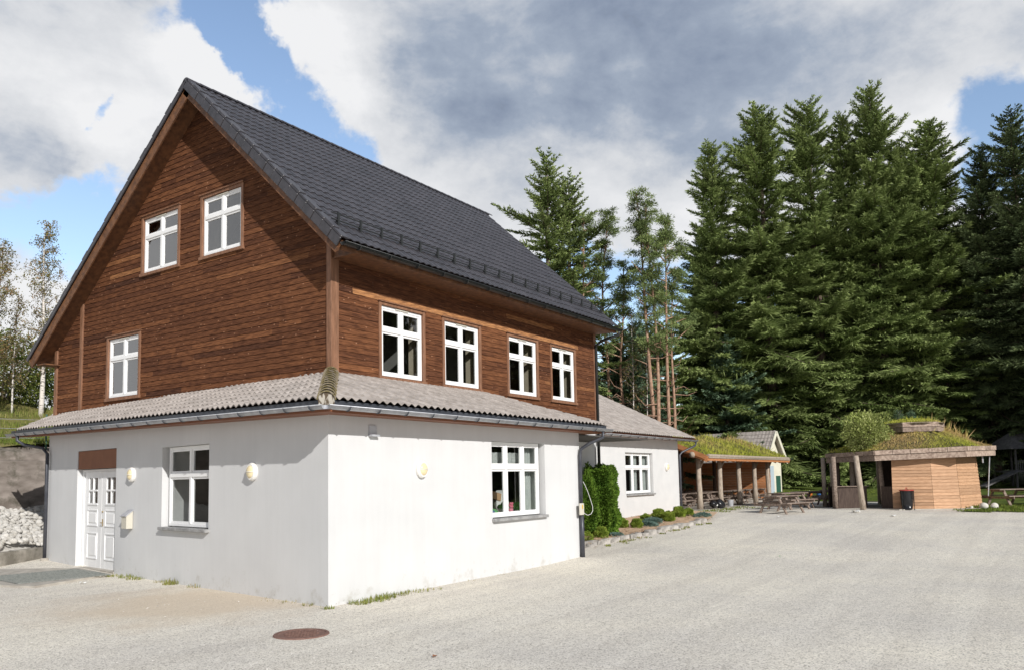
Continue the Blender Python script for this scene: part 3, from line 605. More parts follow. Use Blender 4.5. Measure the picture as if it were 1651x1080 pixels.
# ---- roof tiles (positions from a function of along/up/height)
def tiles(name, pos, L, Ls, p, course, amp, step, clip=None, material=None, par=None, ns=6, seed=3, smooth=True):
    rd = np.random.RandomState(seed)
    n = max(2, int(round(L / p)) * ns) + 1; xs = np.linspace(0, L, n)
    wv = amp * (0.5 + 0.5 * np.cos(2 * np.pi * xs / p)) ** .85
    rows = []; tint = []; nc = int(math.ceil(Ls / course)); faces = []
    verts = []
    nt_ = int(L / (p)) + 2; 
    for j in range(nc):
        y0 = j * course; y1 = min(Ls, y0 + course + .02); tr = rd.uniform(0, 1, nt_)
        lo_, hi_ = (0, L) if clip is None else clip(y0 + course * .5)
        if hi_ <= lo_: continue
        lo2, hi2 = max(0, lo_), min(L, hi_)
        k0 = int(np.searchsorted(xs, lo2)); k1 = int(np.searchsorted(xs, hi2)); 
        if k1 - k0 < 3: continue
        X = xs[k0:k1].copy(); Wv = wv[k0:k1]
        jit = rd.uniform(-.003, .003)
        for (yy, hh) in ((y0, step - .020 if j == 0 else 0.0), (y0, step + jit), (y1, 0.004)):
            verts.append([pos(x, yy, hh + w) for x, w in zip(X, Wv)])
        m_ = len(X); base = sum(len(v) for v in verts[:-3])
        for r_ in (0, 1):
            for i in range(m_ - 1):
                a = base + r_ * m_ + i; faces.append((a, a + 1, a + m_ + 1, a + m_)); tint.append(tr[int(X[i] / p + .25)] if r_ else .0)
    b = MB(); flat = [v for r_ in verts for v in r_]; b.v = [tuple(v) for v in flat]; b.f = faces; b.t = tint
    return b.build(name, material, par or house, smooth=False)

RX0, RX1 = 1.435, 13.72
sr = .93; lr = math.hypot(1, sr); SR = V(0, 1 / lr, sr / lr); NR = V(0, -sr / lr, 1 / lr)
E_R = V(RX0, 1.14, 6.86)
len_r = (6.37 - 1.14) * lr
roof = tiles('roof', lambda x, y, h: E_R + UX * x + SR * y + NR * (h + .02), RX1 - RX0, len_r, .205, .345, .028, .022, material=M['darkroof'])
sl_ = .80; ll = math.hypot(1, sl_); SLv = V(0, -1 / ll, sl_ / ll); NLv = V(0, sl_ / ll, 1 / ll)
E_L = V(RX0, 13.87, 11.72 - .80 * (13.87 - 6.37))
tiles('roof', lambda x, y, h: E_L + UX * x + SLv * y + NLv * (h + .02), RX1 - RX0, (13.87 - 6.37) * ll, .205, .345, .028, .022, material=M['darkroof'], seed=9)
# rake tiles, barge boards, soffits
b = MB()
n_ = 21
for i in range(n_):
    c = len_r / n_
    b.obox(E_R, SR, UX, NR, i * c + .004, (i + 1) * c - .004, -.05, .14, .030 + .0, .074 + .020 * (i % 2), .4 + .3 * random.random())
    b.obox(E_R, SR, UX, NR, i * c + .004, (i + 1) * c - .004, -.055 - .012 * (i % 2), -.015, -.17, .028, .4 + .3 * random.random())
LLn = (13.87 - 6.37) * ll; n_ = 28
for i in range(n_):
    c = LLn / n_
    b.obox(E_L, SLv, UX, NLv, i * c + .004, (i + 1) * c - .004, -.05, .14, .030, .078 + .024 * (i % 2), .4 + .3 * random.random())
    b.obox(E_L, SLv, UX, NLv, i * c - .01, (i + 1) * c + .012, -.055, -.015, -.05, .028, .4 + .3 * random.random())
b.build('rake_tiles', M['darkroof'], house, bevel=.01)
b = MB()
for (E_, s_, nn, L) in ((E_R, SR, NR, len_r), (E_L, SLv, NLv, LLn)):
    b.obox(E_, s_, UX, nn, .0, L - .04, .0, .035, -.30, -.172 if E_ is E_R else -.052)
    b.obox(E_, s_, UX, nn, .0, L - .04, .037, .07, -.26, -.03)
    b.obox(E_, s_, UX, nn, .02, L - .1, .072, RX1 - RX0 - .02, -.13, -.06)
b.build('barge_board', M['barge'], house)
b = MB()   # boxed soffit under the front eave, with its end panel
b.box(A0 - .0, 1.30, 6.735, RX1 - .05, B0 - .03, 6.765)
b.build('soffit', M['barge'], house); b = MB(); b.box(RX0 + .08, 1.22, 6.70, RX1 - .05, 1.285, 6.86)
b.add([V(A0 + .03, 1.24, 6.74), V(A0 + .03, B0, 6.74), V(A0 + .03, B0, 7.42), V(A0 + .03, 1.24, 6.76)], [(0, 1, 2, 3)])
b.add([V(RX1 - .06, 1.24, 6.74), V(RX1 - .06, B0, 6.74), V(RX1 - .06, B0, 7.42), V(RX1 - .06, 1.24, 6.76)], [(0, 1, 2, 3)])
b.build('fascia', M['barge'], house); b = MB(); b.box(RX0 + .08, 13.1, 5.55, RX1, 13.6, 5.58)
b.build('soffit', M['barge'], house)
# ridge caps
b = MB(); i = 0; x = RX0 - .05
while x < RX1:
    prof = [V(0, .115 * math.cos(a), .115 * math.sin(a) * .8) for a in [math.pi * k / 6 for k in range(7)]]
    x1 = x + .40; r0, r1 = 1.0, .9
    vs = [V(x, 6.37 + q.y * r0, 11.72 + q.z * r0) for q in prof] + [V(x1, 6.37 + q.y * r1, 11.72 + q.z * r1) for q in prof]
    b.add(vs, [(k, k + 1, k + 8, k + 7) for k in range(6)] + [tuple(range(7))], random.random()); x += .36
b.build('ridge_tiles', M['darkroof'], house)
# gutter of the main roof (half round) with end
def half_gutter(p, q, r, up=Z, n=8):
    p = Vector(p); q = Vector(q); d = (q - p).normalized(); side = d.cross(up).normalized(); b = MB(); vs = []; fs = []
    for e_ in (p, q):
        for rr in (r, r - .006):
            for k in range(n + 1):
                a = math.pi + math.pi * k / n; vs.append(e_ + side * math.cos(a) * rr + up * math.sin(a) * rr)
    m_ = n + 1
    for k in range(n):
        fs.append((k, k + 1, 2 * m_ + k + 1, 2 * m_ + k)); fs.append((m_ + k, 3 * m_ + k, 3 * m_ + k + 1, m_ + k + 1))
    for e_ in (0, 2 * m_): fs.append(tuple(e_ + k for k in range(m_)))
    b.add(vs, fs)
    for sg in (-1, 1):      # rolled lips
        b.tube([p + side * sg * r, q + side * sg * r], .010, n=6)
    return b, side
b, _ = half_gutter((RX0 + .02, 1.13, 6.82), (RX1 + .1, 1.13, 6.82), .075); gu = b.build('gutter', M['black'], house, smooth=True)
def brackets(gobj, p, q, r, step, material):
    p = Vector(p); q = Vector(q); d = (q - p).normalized(); side = d.cross(Z).normalized(); n_ = int((q - p).length / step)
    first = None
    for i in range(n_):
        c = p + d * (i + .5) * step
        if first is None:
            b = MB(); pts = [side * math.cos(math.pi + math.pi * k / 8) * (r + .008) + Z * math.sin(math.pi + math.pi * k / 8) * (r + .008) for k in range(9)]
            b.tube(pts, .010, n=5); first = b.build('gutter_bracket', material, gobj); first.location = c
        else:
            o = first.copy(); S.collection.objects.link(o); o.parent = gobj; o.location = c
brackets(gu, (RX0, 1.13, 6.82), (RX1, 1.13, 6.82), .075, .9, M['black'])
# snow guard
b = MB(); sg0 = E_R + SR * .62
for hgt in (.14, .27): b.tube([sg0 + UX * .15 + Z * hgt, sg0 + UX * (RX1 - RX0 - .15) + Z * hgt], .014, n=6)
sg = b.build('snow_guard', M['black'], house)
b = MB()
b.beam(Z * .0, Z * .31, .03, .05, up=UX); b.beam(SR * .14 + NR * .04, Z * .22, .02, .03, up=UX)
br = b.build('bracket', M['black'], sg); br.location = sg0 + UX * .35
for i in range(1, 19):
    o = br.copy(); S.collection.objects.link(o); o.parent = sg; o.location = sg0 + UX * (.35 + i * .645)

# ---- pent roof round the ground floor
EP = V(-.58, -.58, 3.43); kR = .345
def posR(x, y, h): return V(EP.x + x, EP.y + y, EP.z + kR * y + h)
XC1 = 9.35
def clipR(y):
    return (y + .05, (XC1 + .58) - y * (XC1 - 7.35) / 2.6)
tiles('pent_roof', posR, XC1 + .58, 2.62, .19, .30, .050, .026, clip=clipR, material=M['greyroof'], seed=5, ns=10)
EL0 = UL * -.58 + NL * .58
EL0 = V(-.58, -.58, 3.43)
def posL(x, y, h):          # x along the gable-side eave, y inwards
    o = EL0 + UL * x + (-NL) * y; return V(o.x, o.y, 3.43 + .0168 * x + (.345 + .010 * x) * y + h)
tiles('pent_roof', posL, 14.45, 2.62, .19, .30, .050, .032, clip=lambda y: (y * 1.288 + .04, 14.45), material=M['greyroof'], seed=6, ns=10)
b = MB()   # closing hip on the far end and verge boards
b.add([V(XC1, -.58, 3.42), V(XC1, 2.0, 3.42), V(7.4, 2.0, 4.30)], [(0, 1, 2)])
b.build('pent_roof', M['greyroof'], house)
b = MB()
e_ = posL(14.45, 0, 0); f_ = posL(14.45, 2.0, 0); b.beam(e_ + V(0, 0, -.08), f_ + V(0, 0, -.08), .03, .16)
b.build('barge_board', M['barge'], house)
# hip tiles
hipa = V(-.60, -.60, 3.42); hipb = V(1.97, 2.0, 4.36); hd = (hipb - hipa); HL = hd.length; hd.normalize(); hs = hd.cross(Z).normalized(); hu = hs.cross(hd)
b = MB(); n_ = 12
for i in range(n_):
    c0 = hipa + hd * (HL * i / n_ - .03); c1 = hipa + hd * (HL * (i + 1) / n_ + .03); r0, r1 = .158, .112
    vs = []
    for c, r_ in ((c0, r0), (c0, r0 - .02), (c1, r1)):
        for k in range(9):
            a = math.pi * k / 8; vs.append(c + hs * math.cos(a) * r_ + hu * (math.sin(a) * r_ * .95 + .0))
    b.add(vs, [(k, k + 1, k + 19, k + 18) for k in range(8)] + [(k, k + 1, k + 10, k + 9) for k in range(8)])
b.build('hip_tiles', M['moss_tile'], house, smooth=False)
b = MB(); c = hipa + hd * -.0
b.add([c + hs * math.cos(math.pi * k / 8) * .133 + hu * (math.sin(math.pi * k / 8) * .125) for k in range(9)] + [c + hs * -.12 - hu * .12, c + hs * .12 - hu * .12][::1], [tuple(range(9)) + (9, 10)])
b.build('hip_end_mortar', M['mortar'], house)
# flashing, gutters, soffits of the pent roof
gz = 3.33
cA = V(-.60, -.60, gz)
gL0 = UL * -.535 + NL * .60; gL0 = V(-.62, -.60, gz); gL1 = UL * 14.15 + NL * .62 + Z * (gz + .26)
b = MB()
inn = -NL * .09
b.quad(gL0 + inn + Z * .10, gL1 + inn + Z * .10, gL1 + inn - Z * .04, gL0 + inn - Z * .04)
b.quad(V(-.52, -.51, gz + .10), V(XC1 + .02, -.51, gz + .10), V(XC1 + .02, -.51, gz - .04), V(-.52, -.51, gz - .04))
b.build('flashing', M['flash'], house)
b, _ = half_gutter(gL0 + UL * .02, gL1, .068); g1_ = b.build('gutter', M['zinc'], house, smooth=True); brackets(g1_, gL0, gL1, .068, .72, M['flash'])
b, _ = half_gutter((-.60, -.61, gz), (XC1 + .12, -.61, gz), .068); g2_ = b.build('gutter', M['zinc'], house, smooth=True); brackets(g2_, (-.5, -.61, gz), (XC1, -.61, gz), .068, .72, M['flash'])
b = MB(); b.quad(gL0 + Z * -.09 - NL * .10, gL1 + Z * -.09 - NL * .10, UL * 14.0 + Z * (gz + .20), UL * 0 + Z * (gz - .09))
b.obox(gL0 - NL * .10, (gL1 - gL0).normalized(), -NL, Z, 0, (gL1 - gL0).length, 0, .03, -.10, .04)
b.quad(V(-.52, -.50, gz - .09), V(XC1, -.50, gz - .09), V(XC1, 0, gz - .085), V(0, 0, gz - .085))
b.box(-.50, -.498, gz - .10, XC1, -.468, gz + .04)
b.quad(V(8.78, -.5, gz - .09), V(XC1, -.5, gz - .09), V(XC1, 2.0, gz - .09), V(8.78, 2.0, gz - .09)); b.box(XC1 - .03, -.46, gz - .10, XC1, 2.0, gz + .08)
b.build('soffit', M['brownpaint'], house)
# downpipes
def pipe(pts, r=.045, name='downpipe', material='pipe'):
    b = MB(); b.tube(pts, r, n=10); o = b.build(name, M[material], house, smooth=True)
    return o
qa = UL * 13.35 + NL * .62
pipe([qa + Z * 3.56, qa + Z * 3.38, UL * 13.2 + NL * .5 + Z * 3.27, UL * 12.72 + NL * .18 + Z * 3.16, UL * 12.62 + NL * .09 + Z * 3.0, UL * 12.62 + NL * .09 + Z * .16])
qb = V(9.0, -.60, 0)
pp = pipe([qb + Z * 3.3, qb + Z * 3.12, V(8.83, -.28, 2.96), V(8.72, -.09, 2.82), V(8.70, -.07, 2.66), V(8.70, -.07, 1.3)])
pipe([V(8.70, -.075, 1.3), V(8.70, -.075, .03)], .058)
pipe([V(13.70, 1.13, 6.80), V(13.70, 1.15, 6.66), V(13.62, 1.75, 6.5), V(13.58, 1.93, 6.36), V(13.58, 1.93, 1.7)], .05, material='black')

# vents and small fixings on the front wall
b = MB(); b.obox(O0, UX, NY, Z, .98, 1.17, 0, .03, 2.93, 3.10); b.obox(O0, UX, NY, Z, .97, 1.18, .0, .10, 2.90, 2.935)
b.build('wall_vent', M['zinc'], house)

# ------------------------------------------------------------------ rear wing of the house
wy, wx0, wx1, wz0, wz1 = 3.4, 14.2, 23.84, -.1, 3.72
wall_sheet(V(wx0, wy, 0), UX, NY, wx1 - wx0, wz0, wz1, [(4.36, 6.92, 1.36, 3.02, .16)], 'wing_wall', M['plaster_plain'])
b = MB(); b.quad(V(wx1, wy, wz0), V(wx1, 14, wz0), V(wx1, 14, wz1), V(wx1, wy, wz1)); b.add([V(wx1, wy, wz1), V(wx1, 14, wz1), V(wx1, 8.7, 6.2)], [(0, 1, 2)])
b.build('wing_wall', M['plaster_plain'], house); b = MB()
b.quad(V(wx0, wy, wz0), V(wx0, 8.7, wz0), V(wx0, 8.7, 6.2), V(wx0, wy, wz1)); b.build('wing_wall', M['plaster_plain'], house)
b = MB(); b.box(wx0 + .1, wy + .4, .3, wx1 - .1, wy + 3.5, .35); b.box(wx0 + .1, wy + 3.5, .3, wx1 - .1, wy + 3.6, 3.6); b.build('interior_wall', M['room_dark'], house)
window(V(0, wy, 0), UX, NY, 18.62, 21.04, 1.42, 3.012, cols=3, rec=.12, casing=False, split=.64, label='window of the low rear wing beyond the hedge')
kw = .485
tiles('wing_roof', lambda x, y, h: V(13.9 + x, 2.78 + y, 3.70 + kw * y + h), 24.45 - 13.9, 5.9, .20, .30, .040, .022, material=M['greyroof'], seed=8, ns=5)
b = MB(); b.quad(V(13.9, 8.68, 6.55), V(24.45, 8.68, 6.55), V(24.45, 14.5, 3.7), V(13.9, 14.5, 3.7)); b.build('wing_roof', M['greyroof'], house)
b = MB(); b.beam(V(24.42, 2.80, 3.60), V(24.42, 8.68, 3.60 + kw * 5.9), .03, .16); b.beam(V(14.0, 2.80, 3.58), V(14.0, 8.68, 3.58 + kw * 5.9), .04, .18)
b.box(14.0, 2.92, 3.58, 24.4, 2.95, 3.72); b.quad(V(14.0, 2.95, 3.6), V(24.4, 2.95, 3.6), V(24.4, wy, 3.6), V(14.0, wy, 3.6)); b.build('soffit', M['brownpaint'], house)
b, _ = half_gutter((14.2, 2.79, 3.62), (24.6, 2.79, 3.62), .065); g3_ = b.build('gutter', M['zinc'], house, smooth=True); brackets(g3_, (14.3, 2.79, 3.62), (24.5, 2.79, 3.62), .065, .75, M['flash'])
pipe([V(24.45, 2.79, 3.55), V(24.45, 2.82, 3.40), V(23.98, 3.28, 3.1), V(23.86, 3.33, 2.98), V(23.86, 3.33, .5)])

# ------------------------------------------------------------------ wall lamps, mailbox, meter box
def wall_lamp(P, U, Nn, label, rad=.155):
    t = thing('wall_lamp', label, 'wall lamp', P, 0, 'round bulkhead lamps on the white walls')
    U = Vector(U); Nn = Vector(Nn)
    b = MB(); b.lathe(V(0, 0, 0), U, Z * 1.12, Nn, [(rad * .95, 0), (rad, .02), (rad, .05), (rad * .86, .085), (rad * .74, .085)], n=20); b.build('base', M['whitelamp'], t, smooth=False)
    b = MB(); b.lathe(V(0, 0, 0), U, Z * 1.12, Nn, [(rad * .74, .06), (rad * .70, .085), (rad * .56, .11), (rad * .3, .125), (rad * .05, .13)], n=20); b.build('glass_dome', M['lampglass'], t, smooth=True)
    b = MB(); b.tube([U * (rad * .8 * math.cos(a)) + Nn * (.06 + .08 * math.sin(a)) for a in [math.pi * k / 10 for k in range(11)]], .007, n=5); b.build('guard_bar', M['whitelamp'], t)
    return t
n_off = NL * .0
wall_lamp(UL * 2.33 + Z * 2.31, UL, NL, 'round cream lamp on the grey gable-side wall right of the white window')
wall_lamp(UL * 7.48 + Z * 2.34, UL, NL, 'round cream lamp on the wall beside the white double door, above the mailbox')
wall_lamp(V(2.42, 0, 2.305), UX, NY, 'round cream lamp on the sunlit front wall between house corner and window')
wall_lamp(V(16.75, wy, 2.36), UX, NY, 'round cream lamp on the rear wing wall directly above the tall hedge')
wall_lamp(V(22.5, wy, 2.46), UX, NY, 'round cream lamp at the far end of the rear wing, right of its window')

t = thing('mailbox', 'small metal mailbox with slanted lid on the wall between door and window', 'mailbox', tuple(UL * 7.55 + Z * 1.10))
b = MB(); w2, dp = .13, .15
for sgn in (1,):
    pr = [(0, 0), (dp, 0), (dp, .30), (0, .42)]
    vs = [UL * s_ + NL * (.012 + a) + Z * z_ for s_ in (-w2, w2) for a, z_ in pr]
    b.add(vs, [(0, 1, 2, 3), (7, 6, 5, 4), (0, 4, 5, 1), (1, 5, 6, 2), (3, 7, 4, 0)])
b.build('box', M['meter'], t, bevel=.004)
b = MB(); L_ = V(0, 0, .43) + NL * .0; d_ = (NL * (dp + .04) + Z * -.145); b.obox(L_, UL, d_.normalized(), d_.normalized().cross(UL), -w2 - .015, w2 + .015, 0, d_.length, -.008, .008); b.build('lid', M['zinc'], t)

t = thing('meter_box', 'small ivory electrical box on the corner beside the grey downpipe', 'electrical box', (8.60, -.05, 1.13))
b = MB(); b.box(-.11, -.12, 0, .07, -.06, .30); b.build('box', M['meter'], t, bevel=.012)
b = MB(); b.box(-.05, -.137, .16, -.02, -.131, .26); b.build('sticker', M['yellow'], t)
tag(None or (lambda: None) and MB().tube([V(8.77, -.10, 1.98), V(8.80, -.13, 1.90), V(8.88, -.17, 1.72), V(8.97, -.20, 1.50), V(9.03, -.22, 1.33), V(9.03, -.22, 1.22), V(8.97, -.2, 1.14), V(8.87, -.16, 1.11), V(8.78, -.13, 1.15), V(8.70, -.12, 1.20)], .008, n=6).build('cable', M['cable'], None, smooth=True),
    'white cable hanging in a loop from the grey downpipe beside the hedge', 'cable')

# ------------------------------------------------------------------ things in the windows
def small(name, mb, material, label, cat, group=None, smooth=True):
    o = mb.build(name, material, None, smooth=smooth); return tag(o, label, cat, group)
def curtain(name, O, U, Nn, u0, u1, z0, z1, label, material='curtain', waves=5, amp=.03):
    b = MB(); n_ = waves * 6; pts = [(u0 + (u1 - u0) * k / n_, amp * math.sin(k * math.pi * 2 / 6)) for k in range(n_ + 1)]
    vs = [O + U * u + Nn * d + Z * z_ for z_ in (z0, z1) for u, d in pts]; b.add(vs, [(k, k + 1, n_ + k + 2, n_ + k + 1) for k in range(n_)])
    return small(name, b, M[material], label, 'curtain')
I1 = O0 - NY * .34
curtain('curtain', I1, UX, NY, 6.62, 6.93, 1.26, 2.84, 'pale grey curtain drawn to the right side of the three column window', waves=3)
curtain('curtain', I1, UX, NY, 4.86, 6.60, 2.32, 2.70, 'white lace valance hanging across the top panes of the front window', 'lace', waves=9, amp=.02)
curtain('curtain', V(0, wy + .32, 0), UX, NY, 18.66, 19.2, 1.5, 2.9, 'pale curtain at the left of the wing window', waves=3)
curtain('curtain', V(0, wy + .32, 0), UX, NY, 19.55, 20.25, 1.5, 2.95, 'pale curtain in the middle of the wing window', waves=4)
curtain('curtain', V(0, wy + .32, 0), UX, NY, 20.6, 21.35, 1.5, 2.95, 'pale curtain at the right side of the wing window', waves=4)
zb_ = 1.24
for (x, r_, z_, lb) in ((5.02, .13, 1.42, 'green ball shaped plant at the left end of the front window sill'), (5.75, .14, 1.42, 'green leafy plant in the middle of the front window sill'), (6.42, .13, 1.44, 'green leafy plant at the right of the front window sill')):
    t = thing('potted_plant', lb, 'plant', (x, .36, zb_), 0, 'plants standing in the front window')
    b = MB(); b.lathe(V(0, 0, 0), UX, UY, Z, [(.06, 0), (.08, .11), (.085, .12)], n=12); b.build('pot', M['paper'], t)
    b = MB()
    rd = random.Random(int(x * 10))
    for i in range(10): b.blob(V(rd.uniform(-.09, .09), rd.uniform(-.06, .06), .20 + rd.uniform(-.05, .06)), .06, seed=i, sub=1, rough=.4)
    b.build('foliage', M['green'], t, smooth=True)
b = MB(); b.obox(V(5.22, .38, 1.24), UX, UY, Z, -.12, .12, -.08, .08, 0, .14); b.blob(V(5.2, .36, 1.42), .08, 5, 1, .4); small('toy_box', b, M['blue'], 'blue toy container between the plants at the left of the front window', 'toy')
b = MB(); b.blob(V(5.42, .40, 1.33), .10, 3, 1, .3, sq=(1.2, 1, .9)); small('toy', b, M['green'], 'green toy beside the blue container in the front window', 'toy')
b = MB(); b.obox(V(5.0, .6, 1.5), V(.94, 0, .34), UY, V(-.34, 0, .94), -.20, .22, -.02, .02, -.05, .16); small('paper_sheet', b, M['paper'], 'white paper sheet leaning behind the leftmost plant in the front window', 'paper')
b = MB(); b.obox(V(5.82, .7, 1.62), V(.97, 0, -.20), UY, V(.20, 0, .97), -.22, .24, -.08, .08, 0, .17); small('cardboard_box', b, M['tan'], 'tan cardboard box lying behind the flowers in the front window', 'box', smooth=False)
b = MB(); b.obox(V(6.28, .75, 1.24), V(.80, 0, .60), UY, V(-.60, 0, .80), -.22, .30, -.1, .1, 0, .5); small('foam_board', b, M['paper'], 'tilted white board behind the pink flowers in the front window', 'board', smooth=False)
b = MB()
for i in range(9): b.blob(V(6.02 + .035 * (i % 3), .33 + .02 * (i % 2), 1.44 + .035 * (i // 3)), .035, i, 1, .4)
b.lathe(V(6.06, .35, 1.24), UX, UY, Z, [(.05, 0), (.06, .16)], n=10); small('flowers', b, M['pink'], 'pink flowers in the middle of the front window', 'flowers')
b = MB(); I2 = O0 - NL * .5
for k in ((4.10, 4.55, 1.30, 1.36), (4.10, 4.55, 1.52, 1.58), (4.10, 4.16, 1.36, 1.52), (4.49, 4.55, 1.36, 1.52)): b.obox(I2, UL, NL, Z, k[0], k[1], -.03, .03, k[2], k[3])
small('picture_frame', b, M['yellow'], 'yellow rectangular frame standing inside the gable-side ground floor window', 'frame', smooth=False)

# ------------------------------------------------------------------ foreground ground details
t = thing('manhole_cover', 'round rusty manhole cover set in the gravel near the house corner', 'manhole cover', (-1.86, -1.45, 0.0))
b = MB(); b.lathe(V(0, 0, 0), UX, UY, Z, [(.33, 0), (.33, .012), (.31, .014), (.30, .008), (.02, .010)], n=40); 
for i in range(-4, 5):
    for j in range(-4, 5):
        if i * i + j * j < 17: b.obox(V(i * .06, j * .06, .009), UX, UY, Z, -.018, .018, -.018, .018, 0, .006)
b.build('lid', M['rust'], t)
b = MB(); vs = []
for r_, h in ((.335, .0), (.335, .016), (.375, .016), (.385, .0)):
    for k in range(40): a = 2 * math.pi * k / 40; vs.append(V(r_ * math.cos(a), r_ * math.sin(a), h))
b.add(vs, [(i * 40 + k, i * 40 + (k + 1) % 40, (i + 1) * 40 + (k + 1) % 40, (i + 1) * 40 + k) for i in range(3) for k in range(40)]); b.build('ring', M['rust'], t)
b = MB(); sl0 = [V(-1.25, 7.4, 0), V(.72, 8.05, 0), UL * 11.2, V(.9, 12.6, 0), V(-2.6, 11.5, 0)]
b.add([p_ + Z * -.05 for p_ in sl0] + [p_ + Z * .045 for p_ in sl0], [(0, 1, 2, 3, 4)[::-1], (5, 6, 7, 8, 9)] + [(i, (i + 1) % 5, (i + 1) % 5 + 5, i + 5) for i in range(5)])
o = b.build('paving', M['slab']); o['kind'] = 'structure'
t = thing('door_grate', 'grey metal boot grating laid on the concrete slab by the door', 'grating', (-.2, 9.0, .047), -PSI)
b = MB(); 
for i in range(25): b.box(-.98 + i * .08, -1.05, 0, -.965 + i * .08, 1.05, .02)
for i in range(27): b.box(-.98, -1.05 + i * .08, .004, .96, -1.04 + i * .08, .016)
b.build('bars', M['grate'], t)

# grass tufts and weeds along the walls
def tufts(name, spots, label, seed=1, material='blade', hgt=.10, wd=.010):
    rd = random.Random(seed); b = MB(); nm_thin = name == 'wall_foot_grass'
    for (x, y, z, rr, n_, hh, ti) in spots:
        ti += .18 if nm_thin else 0
        for i in range(n_):
            if nm_thin and rd.random() < .45: continue
            a = rd.uniform(0, 2 * math.pi); q = rr * (1.25 if nm_thin else 1) * math.sqrt(rd.random()); p = V(x + q * math.cos(a), y + q * math.sin(a), z)
            L = hh * rd.uniform(.5, 1.3); la = rd.uniform(0, 2 * math.pi); ln = rd.uniform(.1, .75); dr = V(math.cos(la), math.sin(la), 0); sd = dr.cross(Z) * wd
            m1 = p + dr * L * ln * .35 + Z * L * .6; tp = p + dr * L * ln + Z * L * (1 - .3 * ln)
            b.add([p - sd, p + sd, m1 + sd * .7, m1 - sd * .7, tp], [(0, 1, 2, 3), (3, 2, 4)], min(1, max(0, ti + rd.gauss(0, .15))))
    o = b.build(name, M[material]); tag(o, label, 'grass', kind='stuff'); return o
sp = []
for (px_, py_, r_, n_, h_, ti) in ((-.12, -.12, .09, 90, .06, .25), (.55, -.20, .16, 200, .07, .3), (.95, -.20, .2, 260, .085, .3), (1.25, -.14, .16, 200, .09, .25), (1.65, -.12, .15, 120, .07, .35), (2.1, -.12, .2, 110, .06, .4), (2.5, -.2, .15, 50, .05, .5), (3.9, -.1, .1, 20, .04, .7), (5.0, -.08, .1, 18, .04, .7)):
    sp.append((px_, py_, 0, r_, n_, h_, ti))
for (u_, d_, r_, n_, h_, ti) in ((.45, .08, .12, 60, .05, .5), (1.0, .10, .15, 60, .05, .6), (1.6, .08, .2, 40, .04, .8), (4.4, .08, .12, 40, .09, .5), (5.3, .12, .14, 170, .13, .45), (5.9, .10, .1, 40, .06, .6), (6.9, .12, .2, 160, .08, .35), (7.4, .10, .18, 140, .08, .3), (7.9, .2, .15, 100, .07, .4), (11.4, .2, .2, 20, .05, .6)):
    q = UL * u_ + NL * d_; sp.append((q.x, q.y, 0, r_, n_, h_, ti))
tufts('wall_foot_grass', sp, 'green weeds and dry grass growing along the foot of the white walls', hgt=.1, wd=.006)
rd = random.Random(5); sp = []
for i in range(26):
    x = rd.uniform(11, 19); sp.append((x, .35 + rd.gauss(0, .12) + (x < 12) * .1, g(x, .4), .12, 14, .06, .5))
for i in range(20):
    x = rd.uniform(24, 30); y = rd.uniform(1.4, 2.6); sp.append((x, y, g(x, y), .3, 30, .08, .4))
tufts('yard_edge_grass', sp, 'sparse weeds along the edging stones and the shelter floor', 3, wd=.012)
rd = random.Random(8); sp = []
for i in range(150):
    y = rd.uniform(-14, -6.9); x = 27.7 + (y + 7) * -.15 + rd.uniform(-.2, 3.5); sp.append((x, y, g(x, y) + .02, .35, 26, .10, .2))
for i in range(90):
    x = rd.uniform(37.5, 48); y = rd.uniform(-3, 8); sp.append((x, y, g(x, y) + .02, .4, 14, .12, .25))
tufts('lawn_tufts', sp, 'longer green grass standing at the edge of the lawn', 4, wd=.016)
# loose pebbles near the camera
rd = random.Random(12); b = MB()
for i in range(2600):
    d_ = 5.5 + 16 * rd.random() ** 1.6; s_ = rd.uniform(-.75, .78) * d_; p = CAM + Vector((FW.x, FW.y, 0)).normalized() * d_ + Vector((RT.x, RT.y, 0)).normalized() * s_
    if p.dot(V(0, 1, 0)) > -.05 and p.x > -.1: continue
    if p.y > 0 and (p.x + .05) > p.y * .1186: continue
    r_ = rd.uniform(.004, .011); b.blob(V(p.x, p.y, g(p.x, p.y) + r_ * .2), r_, i, 0, .3, sq=(1.3, 1, .7), t=rd.random())
o = b.build('loose_gravel', mat('loose_pebbles', (.42, .40, .37), (.66, .64, .60), scale=12, rough=.9, tint=((.55,) * 3, (1.15,) * 3))); tag(o, 'loose pale pebbles scattered over the gravel yard', 'gravel', kind='stuff')
for i, (x, y, lb) in enumerate(((-2.06, -3.96, 'brown dead leaf on the gravel in the right foreground of the manhole'), (10.95, -4.39, 'small green leaf lying alone in the middle of the gravel yard'))):
    b = MB(); b.add([V(x, y, .012 + g(x, y)), V(x + .04, y + .03, .03 + g(x, y)), V(x + .09, y, .014 + g(x, y)), V(x + .04, y - .035, .022 + g(x, y))], [(0, 1, 2, 3)])
    small('fallen_leaf', b, M['leaf'] if i == 0 else M['green'], lb, 'leaf', smooth=False)
